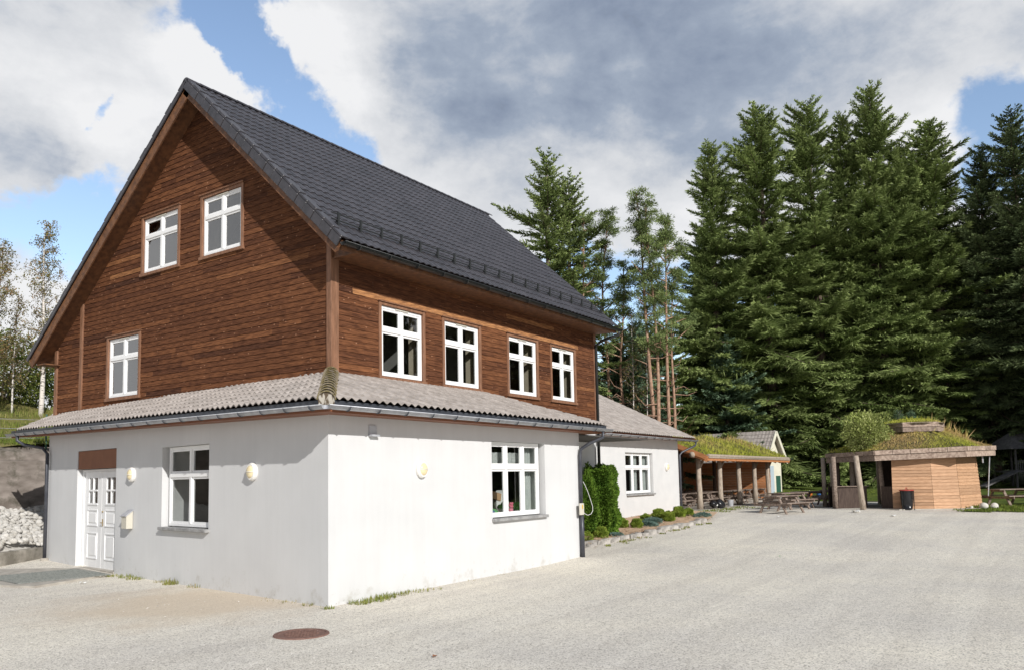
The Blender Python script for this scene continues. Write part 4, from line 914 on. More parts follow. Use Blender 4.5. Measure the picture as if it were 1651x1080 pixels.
for (x, y, w_, lb) in ((24.27, -4.97, .22, 'white litter on the gravel in front of the tan hut wall'), (25.6, -3.4, .38, 'flattened white packaging on the gravel in front of the hut posts'), (22.4, -1.2, .14, 'white scrap on the gravel left of the hut and in front of the tables'), (7.3 * 0 - .35, 7.2, .12, 'white scrap by the wall foot near the white door')):
    b = MB(); z_ = g(x, y) + .01; rd = random.Random(int(x * 7)); vs = []; n_ = 5
    for j in range(n_):
        for i in range(n_): vs.append(V(x + (i / 4 - .5) * w_, y + (j / 4 - .5) * w_ * .7, z_ + rd.uniform(0, w_ * .3)))
    b.add(vs, [(j * n_ + i, j * n_ + i + 1, (j + 1) * n_ + i + 1, (j + 1) * n_ + i) for j in range(n_ - 1) for i in range(n_ - 1)])
    small('litter', b, M['paper'], lb, 'litter', smooth=False)

# ------------------------------------------------------------------ left: retaining wall, rubble, curb
t = thing('retaining_wall', 'tall stained concrete retaining wall below the grass bank behind the house', 'wall', (0, 17, 0))
b = MB(); n_ = 60; vs = []
for k in range(n_ + 1):
    x = -32 + 48 * k / n_; vs += [V(x, 17.0, -.2), V(x, 17.0 + .02 * math.sin(x * 2), 2.93), V(x, 17.12, 2.96), V(x, 17.14 + .05 * math.sin(x * 3.1), 3.32 + .10 * math.sin(x * 1.7) + .05 * math.sin(x * 5.3)), V(x, 17.5, 3.42)]
for k in range(n_):
    for i in range(4): b.add([vs[k * 5 + i], vs[(k + 1) * 5 + i], vs[(k + 1) * 5 + i + 1], vs[k * 5 + i + 1]], [(0, 1, 2, 3)])
o = b.build('face', M['wallconc'], t, off=V(0, 17, 0), smooth=False)
t = thing('curb_wall', 'low mossy concrete curb wall holding back the white rubble', 'wall', (1.55, 13.1, 0))
d_ = V(1.3, .68, 0).normalized(); b = MB(); b.obox(V(0, 0, -.2), -d_, V(-d_.y, d_.x, 0), Z, -.12, 12, -.02, .22, 0, .62); b.build('block', M['concrete'], t, bevel=.02)
b = MB(); b.lathe(V(0, 0, 0), UX, UY, Z, [(.10, 0), (.10, .16), (.07, .17)], n=12); q = UL * 12.62 + NL * .09
t = thing('pipe_socket', 'pale concrete socket under the downpipe at the left house corner', 'drain socket', (q.x, q.y, 0)); b.build('collar', M['slab'], t)
# rubble pile: each stone its own object
rd = random.Random(3); protos = []
for k in range(6):
    b = MB(); b.blob(V(0, 0, 0), 1, k + 40, 1, .55, sq=(1, .85, .75), t=rd.random()); o = b.build('rubble_stone', M['stone'], smooth=False, bevel=.12); protos.append(o)
used = set(); cnt = 0
def pile_z(x, y):    # surface of the heap
    s_ = (y - (13.1 + (x - 1.55) * .52)) / 3.6
    return .45 + max(0, min(1, s_)) * 1.15 + .12 * math.sin(x * 2.1)
placed = []
tries = 0
while cnt < 295 and tries < 40000:
    tries += 1
    x = rd.uniform(-.6, 3.8); s_ = rd.random(); y = 13.25 + (x - 1.55) * .52 + s_ * 3.5
    if y > 16.9: continue
    if x > 1.5 + (y - 12.9) * .45 or x < -.45 + (y - 12.3) * .42: continue
    r_ = rd.uniform(.075, .15); z = pile_z(x, y) + r_ * .15
    if any((x - a) ** 2 + (y - b_) ** 2 + (z - c) ** 2 < (.72 * (r_ + q)) ** 2 for a, b_, c, q in placed): continue
    placed.append((x, y, z, r_))
    k = cnt % 6
    if k in used: o = protos[k].copy(); S.collection.objects.link(o)
    else: o = protos[k]; used.add(k)
    o.location = (x, y, z); o.scale = (r_, r_ * rd.uniform(.8, 1.1), r_ * rd.uniform(.7, 1)); o.rotation_euler = (rd.uniform(-.5, .5), rd.uniform(-.5, .5), rd.uniform(0, 6.3))
    tag(o, 'pale rounded stone in the white rubble heap left of the house', 'stone', 'white stones heaped against the retaining wall'); cnt += 1
b = MB(); vs = []; nx_, ny_ = 16, 12
for j in range(ny_ + 1):
    for i in range(nx_ + 1):
        x = -6 + 10.5 * i / nx_; y = 13.2 + (x - 1.55) * .52 + 3.9 * j / ny_; vs.append(V(x, min(y, 16.98), pile_z(x, y) - .16))
b.add(vs, [(j * (nx_ + 1) + i, j * (nx_ + 1) + i + 1, (j + 1) * (nx_ + 1) + i + 1, (j + 1) * (nx_ + 1) + i) for j in range(ny_) for i in range(nx_)])
o = b.build('rubble_fill', M['stone']); o['kind'] = 'structure'
# wire fence posts above the wall
for i, (x, lb) in enumerate(((1.6, 'thin green fence post on top of the retaining wall, left of its pair'), (3.6, 'green fence post on the retaining wall next to the house eave'))):
    t = thing('fence_post', lb, 'fence post', (x, 17.25, 3.2)); b = MB(); b.tube([V(0, 0, -.8), V(0, 0, 1.3)], .03 if i else .016, n=8); b.build('post', mat('green_post_paint%d' % i, (.05, .12, .08), rough=.6), t)
b = MB()
for h in (3.7, 4.0, 4.3): b.tube([V(-6, 17.25, h), V(1.6, 17.25, h - .03), V(3.6, 17.25, h), V(9, 17.25, h)], .006, n=4)
tag(b.build('fence_wire', M['zinc']), 'thin wires strung between the green posts on the grass bank', 'fence')
rd = random.Random(9); sp = []
for i in range(900):
    x = rd.uniform(-9, 10); y = 17.3 + 16 * rd.random() ** 1.5; sp.append((x, y, hz(x, y) - .02, .35, 22, .16 + .012 * (y - 17), .35 + .02 * (y - 17)))
tufts('bank_grass', sp, 'long yellow green grass on the bank above the retaining wall', 5, wd=.014)

# ------------------------------------------------------------------ vegetation generators
def tri_cloud(P, D, L, Wd, rd, tint, droop=0.0):
    """each row: narrow kite leaf starting at P, direction D, length L"""
    n = len(P); up = rd.normal(size=(n, 3)); sd = np.cross(D, up); sd /= np.linalg.norm(sd, axis=1, keepdims=True) + 1e-9
    tip = P + D * L[:, None]; tip[:, 2] -= droop * L
    mid = P + D * (L * .45)[:, None]
    v = np.empty((n, 4, 3)); v[:, 0] = P; v[:, 1] = mid + sd * (Wd * .5)[:, None]; v[:, 2] = tip; v[:, 3] = mid - sd * (Wd * .5)[:, None]
    return v.reshape(-1, 3), tint
def finish_cloud(name, V_, T_, material, parent):
    verts = np.concatenate(V_); tint = np.concatenate(T_); return np_mesh(name, verts, 4, np.arange(len(verts)), np.clip(tint, 0, 1), material, parent)
def conifer(name, H, Rb, clear, seed, material, label, group, dens=1.0, ragged=.3, top_up=.9, twig=.42, double=False, bark='bark', cat='spruce tree', shape=.8, leaf_w=.055):
    rd = np.random.RandomState(seed); t = thing(name, label, cat, (0, 0, 0), 0, group)
    tr = MB(); lean = rd.uniform(-.02, .02, 2); pts = []; n_ = 10
    for i in range(n_ + 1):
        z = H * i / n_ * .985; pts.append(V(lean[0] * z + .05 * math.sin(z), lean[1] * z, z))
    r0 = H * .013 + .05; tr.tube(pts, [max(.015, r0 * (1 - i / n_) ** .8) for i in range(n_ + 1)], n=8)
    VV = []; TT = []; z = clear; az = rd.uniform(0, 6)
    tops = [(0, 0)]
    asym = rd.uniform(0, 6.28)
    while z < H * .995:
        f = (z - clear) / (H - clear); prof = (1 - f) ** shape * (1 - .25 * max(0, .25 - f) * 4 * .6)
        nb = max(3, int((7 if f < .85 else 5) * (1 if f < .9 else .8)))
        for k in range(nb):
            az += 2.399 + rd.uniform(-.35, .35)
            L = Rb * prof * rd.uniform(1 - ragged * 1.5, 1 + ragged) * (1 + .22 * math.cos(az - asym) + .22 * math.sin(z * 1.1 + 3 * math.cos(az + asym))) + .18 + .25 * rd.rand()
            if rd.rand() < .10: L *= 1.3
            el = math.radians(-18 + 62 * f ** 1.3 * top_up + rd.uniform(-9, 9))
            d = np.array([math.cos(az) * math.cos(el), math.sin(az) * math.cos(el), math.sin(el)]); base = np.array([lean[0] * z, lean[1] * z, z])
            m = max(3, int(L / .15)); s = np.linspace(.12, 1, m); 
            P = base + d * (s * L)[:, None]; curve = (.16 * L) * (s ** 2 * 1.2 - s * .9 ) ; P[:, 2] += curve - .10 * L * s * (1 - f)
            if L > 1.0 and rd.rand() < .8:
                tr.tube([V(*base), V(*P[m // 2]), V(*P[-1])], [.02 + .012 * L, .012 + .006 * L, .006], n=4, caps=False)
            sidev = np.array([-math.sin(az), math.cos(az), 0])
            q = int(max(2, 9 * dens)); bt = rd.uniform(.25, .75)
            for w in range(q):
                sgn = rd.choice([-1, 1], m); sp_ = rd.uniform(.15, 1.0, m); D = d * rd.uniform(.45, 1.0, m)[:, None] + sidev * (sgn * sp_)[:, None] + np.array([0, 0, 1]) * (rd.uniform(-.42, .10, m) + .30 * f)[:, None]
                D /= np.linalg.norm(D, axis=1, keepdims=True)
                Ls = (twig * .62 + .27 * L * (1 - s) * np.abs(sp_)) * rd.uniform(.6, 1.25, m) * (.55 + .45 * min(1, L / 1.5))
                # each twig is a spray of three kites
                for o_ in range(4):
                    st = P + D * (Ls * .24 * o_)[:, None]; D2 = D + rd.normal(scale=.30, size=D.shape); D2 /= np.linalg.norm(D2, axis=1, keepdims=True)
                    v, tt = tri_cloud(st, D2, Ls * .62, leaf_w * rd.uniform(.7, 1.3, m), rd, bt * .8 + rd.uniform(-.2, .2, m) + .40 * (s - .4) + .07 * o_); VV.append(v); TT.append(tt)
        z += .42 * rd.uniform(.75, 1.3) * (1.1 if f < .8 else .62)
    tr.build('trunk', M[bark], t, smooth=True); finish_cloud('crown', VV, TT, material, t); return t
def pine(name, H, clear, seed, label, group, Rb=2.0, lean=(0, 0), clumps=1.0, material='pine', bark='pinebark', cat='pine tree', dead=14):
    rd = np.random.RandomState(seed); t = thing(name, label, cat, (0, 0, 0), 0, group); tr = MB(); n_ = 12; px = rd.uniform(-.38, .38, 4)
    def ax(z): return np.array([lean[0] * z + px[0] * math.sin(z * .5 + px[2] * 9), lean[1] * z + px[1] * math.sin(z * .6 + px[3] * 9), z])
    pts = [V(*ax(H * i / n_)) for i in range(n_ + 1)]; r0 = .06 + H * .005; tr.tube(pts, [max(.02, r0 * (1 - i / n_ * .85)) for i in range(n_ + 1)], n=8)
    for i in range(dead):
        z = rd.uniform(H * .25, clear * 1.05); a = rd.uniform(0, 6.28); b0 = ax(z); L = rd.uniform(.5, 1.8); tr.tube([V(*b0), V(b0[0] + math.cos(a) * L * .6, b0[1] + math.sin(a) * L * .6, z + rd.uniform(-.1, .3)), V(b0[0] + math.cos(a) * L, b0[1] + math.sin(a) * L, z + rd.uniform(-.1, .7))], [.035, .022, .008], n=4, caps=False)
    VV = []; TT = []; z = clear
    while z < H:
        f = (z - clear) / (H - clear); az = rd.uniform(0, 6.28); L = Rb * (1.15 - f) * rd.uniform(.5, 1.1) * (.55 + 1.5 * f if f < .3 else 1); el = math.radians(rd.uniform(5, 35) + 30 * f)
        d = np.array([math.cos(az) * math.cos(el), math.sin(az) * math.cos(el), math.sin(el)]); b0 = ax(z); tip = b0 + d * L
        tr.tube([V(*b0), V(*(b0 + d * L * .55)), V(*tip)], [.045, .03, .012], n=5, caps=False)
        for c in range(max(1, int(rd.randint(2, 5) * clumps))):
            cc = b0 + d * L * rd.uniform(.6, 1.08) + rd.normal(scale=.20, size=3); n = 150; D = rd.normal(size=(n, 3)); D[:, 2] += .35; D /= np.linalg.norm(D, axis=1, keepdims=True); bt = rd.uniform(.25, .8)
            P = cc + D * rd.uniform(.0, .26, n)[:, None] * np.array([1.3, 1.3, .6]); v, tt = tri_cloud(P, D, rd.uniform(.10, .19, n), rd.uniform(.028, .045, n), rd, bt + rd.uniform(-.2, .2, n)); VV.append(v); TT.append(tt)
        z += .30 * rd.uniform(.6, 1.4)
    tr.build('trunk', M[bark], t, smooth=True); finish_cloud('crown', VV, TT, M[material], t); return t
def birch(name, H, seed, label, group, leaves=1.0, Rb=1.6, bark='birchbark', material='birchleaf', cat='birch tree', r0=.10):
    rd = np.random.RandomState(seed); t = thing(name, label, cat, (0, 0, 0), 0, group); tr = MB(); n_ = 12; px = rd.uniform(-.15, .15, 4)
    def ax(z): return np.array([px[0] * math.sin(z * .45 + 1) + px[2] * .15 * z, px[1] * math.sin(z * .6) + px[3] * .15 * z, z])
    tr.tube([V(*ax(H * i / n_)) for i in range(n_ + 1)], [max(.008, r0 * (1 - i / n_) ** .9) for i in range(n_ + 1)], n=7); br_ = MB()
    VV = []; TT = []; z = H * .22
    while z < H:
        f = z / H; az = rd.uniform(0, 6.28); L = Rb * (1.05 - f) ** .6 * rd.uniform(.5, 1.2); el = math.radians(rd.uniform(25, 60)); d = np.array([math.cos(az) * math.cos(el), math.sin(az) * math.cos(el), math.sin(el)]); b0 = ax(z)
        m1 = b0 + d * L * .6; tip = b0 + d * L + np.array([0, 0, -.15 * L]); br_.tube([V(*b0), V(*m1), V(*tip)], [.020, .012, .004], n=4, caps=False)
        for c in range(int(3 + 4 * leaves)):
            s_ = rd.uniform(.35, 1.05); cc = b0 + d * L * s_ + rd.normal(scale=.10, size=3); e_ = cc + np.array([rd.uniform(-.3, .3), rd.uniform(-.3, .3), rd.uniform(-.55, .1)]); br_.tube([V(*cc), V(*e_)], [.006, .003], n=3, caps=False)
            n = int(16 * leaves); w = rd.uniform(0, 1, n)[:, None]; P = cc * (1 - w) + e_ * w + rd.normal(scale=.07, size=(n, 3)); D = rd.normal(size=(n, 3)); D /= np.linalg.norm(D, axis=1, keepdims=True)
            v, tt = tri_cloud(P, D, rd.uniform(.05, .10, n), rd.uniform(.04, .07, n), rd, rd.uniform(.1, .9) + rd.uniform(-.25, .25, n)); VV.append(v); TT.append(tt)
        z += .15 * rd.uniform(.7, 1.3)
    tr.build('trunk', M[bark], t, smooth=True); br_.build('branches', M['twig'], t); finish_cloud('crown', VV, TT, M[material], t); return t
def bush(name, pos, size, seed, material, label, cat='bush', group=None, n=2500, leaf=(.05, .10), lw=.6, shell=.5, stems=5, lobes=0, spiky=0.0, box=False):
    rd = np.random.RandomState(seed); t = thing(name, label, cat, pos, 0, group); sx, sy, sz = size
    b = MB()
    for i in range(stems):
        a = rd.uniform(0, 6.28); b.tube([V(0, 0, 0), V(math.cos(a) * sx * .35, math.sin(a) * sy * .35, sz * .5), V(math.cos(a) * sx * .6, math.sin(a) * sy * .6, sz * rd.uniform(.7, .95))], [.02 * sz + .005, .012 * sz, .004], n=4, caps=False)
    b.build('stems', M['twig'], t)
    D = rd.normal(size=(n, 3)); D /= np.linalg.norm(D, axis=1, keepdims=True); r = shell + (1 - shell) * rd.uniform(0, 1, n) ** .6
    if box:
        D = rd.uniform(-1, 1, (n, 3)); mxa = np.abs(D).max(axis=1, keepdims=True); D = D / (mxa ** .75 * (np.linalg.norm(D, axis=1, keepdims=True)) ** .25)
    lump = 1 + .10 * np.sin(D[:, 0] * 7 + seed) * np.sin(D[:, 1] * 6 + seed * 2) + .10 * np.sin(D[:, 2] * 9 + seed * 3)
    if lobes:
        C = rd.normal(size=(lobes, 3)); C /= np.linalg.norm(C, axis=1, keepdims=True); dd = (D @ C.T).max(axis=1); lump *= .78 + .34 * np.clip((dd - .6) / .4, 0, 1)
    P = D * (r * lump)[:, None] * np.array([sx, sy, sz / 2]); P[:, 2] += sz / 2; keep = P[:, 2] > 0
    P = P[keep]; Dk = D[keep]; m = len(P); out_ = Dk + rd.normal(scale=.7, size=Dk.shape) + np.array([0, 0, spiky]); out_ /= np.linalg.norm(out_, axis=1, keepdims=True)
    L = rd.uniform(leaf[0], leaf[1], m); v, tt = tri_cloud(P, out_, L, L * lw, rd, .45 + .3 * np.sin(P[:, 0] * 5 / sx + seed) * np.sin(P[:, 2] * 6 / sz) + rd.uniform(-.3, .3, m))
    finish_cloud('foliage', [v], [tt], M[material], t); return t

# ------------------------------------------------------------------ garden bed along the wing
b = MB(); xs_ = frange(9.2, 19.6, .4); vs = []
for x in xs_:
    yf = .95 - (x - 10.5) * .05 + (.0 if x < 12 else .03 * math.sin(x)); vs += [V(x, max(yf, .52), g(x, yf) + .10), V(x, 2.0 if x < 13.8 else 3.39, g(x, 2) + .16)]
vs += [V(23.5, 1.6, g(23.5, 1.6) + .04), V(23.5, 3.39, g(23, 3) + .1)]
b.add(vs, [(2 * i, 2 * i + 2, 2 * i + 3, 2 * i + 1) for i in range(len(vs) // 2 - 1)]); o = b.build('mulch_bed', M['mulch']); o['kind'] = 'structure'
rd = random.Random(6); b = MB()
for i in range(1500):
    x = rd.uniform(9.4, 20.5); y = rd.uniform(.62, 3.3 if x > 14 else 1.9); z = g(x, 1.2) + .12 + .03 * (y - .6)
    if y < .75 and rd.random() < .6: y -= rd.random() * .5; z = g(x, y) + .01
    a = rd.uniform(0, 3.14); d_ = V(math.cos(a), math.sin(a), rd.uniform(-.3, .3)); s_ = V(-math.sin(a), math.cos(a), rd.uniform(-.3, .3)); L = rd.uniform(.02, .05)
    c = V(x, y, z + .012); b.add([c - d_ * L - s_ * L * .4, c + d_ * L - s_ * L * .4, c + d_ * L + s_ * L * .4, c - d_ * L + s_ * L * .4], [(0, 1, 2, 3)], rd.random())
tag(b.build('wood_chips', M['chip']), 'pale orange wood chips spread over the garden bed', 'wood chips', kind='stuff')
rd = random.Random(2); xq = 10.35; ei = 0
while xq < 18.9:
    L = rd.uniform(.38, .75); yq = .84 - (xq - 10.5) * .055 if xq < 14 else .64; z = g(xq, yq)
    b = MB(); rr_ = random.Random(ei); vs, fs = ICO[1]
    hgt = rd.uniform(.11, .17); b.obox(V(0, 0, 0), V(math.cos(-.04), math.sin(-.04), 0), UY, Z, -L / 2, L / 2, -.10, .10, -.06, hgt, rd.random())
    b.v = [(p[0] + rr_.uniform(-.03, .03), p[1] + rr_.uniform(-.03, .03), p[2] + rr_.uniform(-.025, .02)) for p in b.v]
    o = b.build('edging_stone', M['edge'], bevel=.025); o.location = (xq + L / 2, yq, z); tag(o, 'rough grey edging stone in the row bordering the garden bed', 'edging stone', 'stones edging the garden bed'); xq += L + rd.uniform(.01, .06); ei += 1
bush('hedge', (12.95, 1.52, g(13, 1.5) + .05), (.40, .36, 1.95), 31, 'thuja', 'tall bright green thuja hedge clipped upright beside the house corner', 'hedge', n=42000, leaf=(.05, .10), lw=.6, shell=.66, lobes=26, box=True, spiky=.5)
bush('hedge', (12.25, 1.62, g(12, 1.6) + .05), (.30, .26, 2.1), 37, 'thuja', 'darker narrow thuja half hidden behind the downpipe', 'hedge', n=14000, leaf=(.05, .11), lw=.5, shell=.45, lobes=12, spiky=.8)
gl_ = [((15.15, 1.95, .30), .20, 'leftmost small round shrub, nearest the tall hedge'), ((15.35, 1.50, .29), .19, 'round shrub standing second from the tall hedge'), ((17.5, 2.15, .35), .19, 'round shrub half hidden behind the blue junipers under the wing window'),
       ((18.45, 2.05, .37), .25, 'darker back shrub of the touching pair right of the junipers'), ((18.0, 1.50, .35), .235, 'brighter front shrub of the touching pair right of the junipers'), ((19.8, 1.82, .40), .25, 'large round shrub by the far corner of the wing, left of its neighbour'), ((20.6, 1.75, .42), .20, 'last round shrub at the far end of the garden bed'),
       ((12.1, 1.15, .19), .20, 'small yellow green shrub at the foot of the tall hedge')]
for i, (p_, r_, lb) in enumerate(gl_): bush('globe_shrub', p_, (r_, r_, r_ * 1.95), 60 + i, 'globe', lb, 'shrub', 'round clipped shrubs in the garden bed', n=11000, leaf=(.02, .042), lw=.6, shell=.70, spiky=.2)
bush('globe_shrub', (11.15, 1.15, .16), (.20, .20, .34), 71, 'globe', 'tiny yellow shrub directly behind the downpipe foot', 'shrub', 'round clipped shrubs in the garden bed', n=1500, leaf=(.03, .06), lw=.5, shell=.7)
for i, (p_, s_, lb) in enumerate((((16.1, 1.42, .28), (.34, .28, .22), 'low blue green juniper mat nearest the edging stones'), ((17.1, 1.68, .31), (.42, .30, .28), 'larger blue green juniper mat under the wing window'), ((12.85, 1.02, .20), (.28, .18, .13), 'small flat juniper at the foot of the tall hedge'), ((20.6, 1.22, .40), (.58, .30, .20), 'spreading blue juniper at the far end of the garden bed'))):
    bush('juniper', p_, s_, 80 + i, 'juniper', lb, 'juniper', 'blue junipers in the garden bed', n=3600, leaf=(.05, .11), lw=.25, shell=.35, spiky=.5, lobes=9)

# ------------------------------------------------------------------ picnic tables
def make_table(label):
    t = thing('picnic_table', label, 'picnic table', (0, 0, 0), 0, 'wooden picnic tables'); rd = random.Random(4)
    b = MB()
    for i in range(5): b.box(-.9, -.37 + i * .15, .70, .9, -.235 + i * .15, .74, rd.random())
    b.build('tabletop', M['oldwood'], t)
    for s in (-1, 1):
        b = MB(); b.box(-.9, s * .72 - .13, .42, .9, s * .72 - .005, .46, rd.random()); b.box(-.9, s * .72 + .005, .42, .9, s * .72 + .13, .46, rd.random()); b.build('bench', M['oldwood'], t)
        for x in (-.62, .62):
            b = MB(); b.beam(V(x, s * .26, .70), V(x, s * .62, 0), .045, .12, up=V(1, 0, 0)); b.build('leg', M['oldwood'], t)
    for x in (-.66, .66):
        b = MB(); b.box(x - .02, -.86, .32, x + .02, .86, .42); b.box(x - .02, -.37, .62, x + .02, .37, .70); b.build('crossbeam', M['oldwood'], t)
    return t
tb = None; tl = [
    (24.55, -.75, .45, -.30, 'weathered picnic table nearest the camera, left of the hut on open gravel'),
    (27.3, -.30, .5, -.40, 'dark picnic table right behind the nearest one, before the lawn'),
    (29.9, -.55, .5, -.30, 'picnic table between the open gravel and the lawn, farther back left of the hut'),
    (33.4, -.95, .5, -.2, 'picnic table on the lawn edge just left of the hut posts'),
    (32.6, -8.45, .5, -.75, 'brown picnic table right of the hut wall behind two white stones'),
    (33.6, -9.9, .5, -.8, 'picnic table at the right picture edge with a white cup on top'),
    (25.35, 4.35, .5, 0.04, 'picnic table under the turf shelter, leftmost behind the wing corner'),
    (27.7, 4.1, .5, -.03, 'picnic table under the shelter with black bags lying beside it'),
    (30.2, 4.4, .5, 0.0, 'picnic table in the middle bay of the shelter, front row'),
    (32.8, 4.2, .5, 0.03, 'picnic table between the third and fourth shelter posts'),
    (35.2, 4.4, .5, 0.0, 'picnic table between the fourth and fifth shelter posts'),
    (37.6, 4.3, .5, -.05, 'picnic table at the right end of the shelter near the orange wall'),
    (27.2, 6.4, .5, 0.0, 'picnic table in the rear row of the shelter, leftmost, against the dark back wall'),
    (30.4, 6.6, .5, 0.0, 'picnic table in the middle of the rear row deep in the shelter'),
    (33.8, 6.5, .5, 0.0, 'picnic table in the rear row of the shelter before the orange boards'),
]
proto = make_table(tl[0][4])
for i, (x, y, z, rz, lb) in enumerate(tl):
    o = proto if i == 0 else copy_tree(proto)
    o.location = (x, y, z); o.rotation_euler.z = rz; o['label'] = lb
b = MB(); b.lathe(V(33.6, -9.9, 1.24), UX, UY, Z, [(.05, 0), (.07, .09)], n=10); small('cup', b, M['paper'], 'white cup on the picnic table at the right picture edge', 'cup')

# ------------------------------------------------------------------ turf grass on roofs
def turf_blades(name, parent, n, sampler, seed, hh=(.10, .26), tall=.05, off=V(0, 0, 0), tfun=None):
    rd = np.random.RandomState(seed); P = np.array([sampler(rd) for _ in range(n)]); D = rd.normal(scale=.45, size=(n, 3)); D[:, 2] = 1; D /= np.linalg.norm(D, axis=1, keepdims=True)
    L = rd.uniform(hh[0], hh[1], n); tl_ = rd.rand(n) < tall; L[tl_] *= 2.4
    base = .5 + .45 * np.sin(P[:, 0] * 1.1 + seed) * np.cos(P[:, 1] * 1.3) if tfun is None else tfun(P)
    v, tt = tri_cloud(P - np.array([0, 0, .04]), D, L, L * .03 + .016, rd, base * .7 + rd.uniform(0, .35, n)); v = v - np.array(off)
    return finish_cloud(name, [v], [tt], M['turfgrass'], parent)

# ------------------------------------------------------------------ open shelter with turf roof
sh = thing('picnic_shelter', 'open timber picnic shelter with mossy turf roof and rough log posts', 'shelter', (25.6, 2.75, .5))
so_ = V(25.6, 2.75, .5); Xs0, Xs1, ye, ze_ = 25.6, 39.2, 2.75, 2.80; ks = .42; yr = 5.5
b = MB(); b.box(24.3, 2.9, .3, 39.5, 8.4, .515); b.build('floor', M['slab'], sh, off=so_)
b = MB(); b.box(24.2, 8.2, .4, 30.6, 8.4, 3.3); b.build('back_wall', mat('dark_stone_wall', (.07, .062, .056), (.16, .14, .125), scale=2.2, rough=.9, bump=.5, bscale=5), sh, off=so_)
b = MB(); z = .5
while z < 3.3: b.box(30.62, 8.16 - .02 * (int(z * 6) % 2), z, 38.7, 8.3, z + .15, random.random()); z += .155
z = .5
while z < 2.7: b.box(38.62, 3.7, z, 38.68 + .015 * (int(z * 6) % 2), 8.1, z + .15, random.random()); z += .155
b.build('board_wall', M['orangewood'], sh, off=so_)
pq = [26.2, 29.05, 31.9, 34.6, 37.1]
for i, x in enumerate(pq):
    b = MB(); rr_ = random.Random(i); b.tube([V(x + .02, 3.38, .5), V(x + rr_.uniform(-.05, .05), 3.38, 1.2), V(x + rr_.uniform(-.06, .06), 3.40, 2.0), V(x, 3.38, 2.98)], [.15, .13, .12, .115], n=10); po = b.build('post', M['log'], sh, off=so_, smooth=True)
    b = MB(); b.beam(V(x + .08, 3.38, 2.40), V(x + .85, 3.38, 2.95), .09, .09); b.build('brace', M['log'], sh, off=so_)
    b = MB(); b.tube([V(x + .2, 6.6, .5), V(x + .2, 6.6, 4.2)], .12, n=8); b.build('post', M['darkpanel'], sh, off=so_, smooth=True)
b = MB(); b.tube([V(25.4, 3.38, 3.03), V(39.2, 3.38, 3.03)], .13, n=8); b.build('beam', M['log'], sh, off=so_, smooth=True)
b = MB()
b.quad(V(Xs0, ye, ze_), V(Xs1, ye, ze_), V(Xs1, yr, ze_ + ks * (yr - ye)), V(Xs0, yr, ze_ + ks * (yr - ye)))
b.quad(V(Xs0, yr, ze_ + ks * (yr - ye)), V(Xs1, yr, ze_ + ks * (yr - ye)), V(Xs1, 9, ze_ + .1), V(Xs0, 9, ze_ + .1))
x = 26
while x < 39: b.beam(V(x, ye + .05, ze_ - .05), V(x, yr, ze_ - .05 + ks * (yr - ye)), .08, .14); x += .9
b.build('roof_boards', M['orangewood'], sh, off=so_)
b = MB(); b.box(Xs0 - .02, ye - .05, ze_ - .06, Xs1 + .02, ye - .01, ze_ + .05, .6); 
b.beam(V(Xs0 - .03, ye - .05, ze_ - .0), V(Xs0 - .03, yr, ze_ + ks * (yr - ye + .05)), .05, .26, t=.7); b.beam(V(Xs1 + .03, ye - .05, ze_), V(Xs1 + .03, yr, ze_ + ks * (yr - ye + .05)), .05, .24, t=.7)
b.beam(V(Xs0 - .10, ye - .0, ze_ + .09), V(Xs0 - .10, yr, ze_ + .09 + ks * (yr - ye)), .04, .20, t=.3)
b.build('barge_board', M['orangewood'], sh, off=so_)
b = MB(); b.tube([V(Xs0 + .1, ye - .02, ze_ + .16), V(32, ye - .05, ze_ + .15), V(Xs1 - .1, ye - .02, ze_ + .16)], .085, n=8); 
rd = random.Random(4)
x = Xs0 + .1
while x < Xs1: b.box(x, ye - .09, ze_ + .055, x + .42, ye - .055, ze_ + .10 + rd.uniform(0, .02), rd.random()); x += .45
b.build('turf_log', M['log'], sh, off=so_)
b = MB(); nX, nY = 50, 12; vs = []
def shz(x, y): return ze_ + .20 + ks * (y - ye) * 1.0 + .07 * math.sin(x * 1.3) * math.sin(y * 2) + .05 * math.sin(x * 3.1 + 1)
for j in range(nY + 1):
    for i in range(nX + 1):
        x = Xs0 + .0 + (Xs1 - Xs0) * i / nX; y = ye + .05 + (yr - ye) * j / nY; e_ = min(1, j / 1.5) * min(1, i / 1.2) * min(1, (nX - i) / 1.2)
        vs.append(V(x, y, ze_ + .03 + ks * (y - ye) + (shz(x, y) - ze_ - .03 - ks * (y - ye)) * (.55 + .45 * e_) * (0 if (i in (0, nX)) else 1)))
b.add(vs, [(j * (nX + 1) + i, j * (nX + 1) + i + 1, (j + 1) * (nX + 1) + i + 1, (j + 1) * (nX + 1) + i) for j in range(nY) for i in range(nX)])
o = b.build('turf', M['turf'], sh, off=so_, smooth=True)
def sh_s(rd):
    x = rd.uniform(Xs0 + .05, Xs1 - .05); y = ye + (yr - ye) * rd.rand() ** .9; return (x, y, shz(x, y) - .06)
turf_blades('turf_grass', sh, 42000, sh_s, 3, (.07, .19), .05, so_, lambda P: np.clip((P[:, 1] - ye) / 3.4, 0, 1) * .55 + .12 + .2 * np.sin(P[:, 0] * .9))

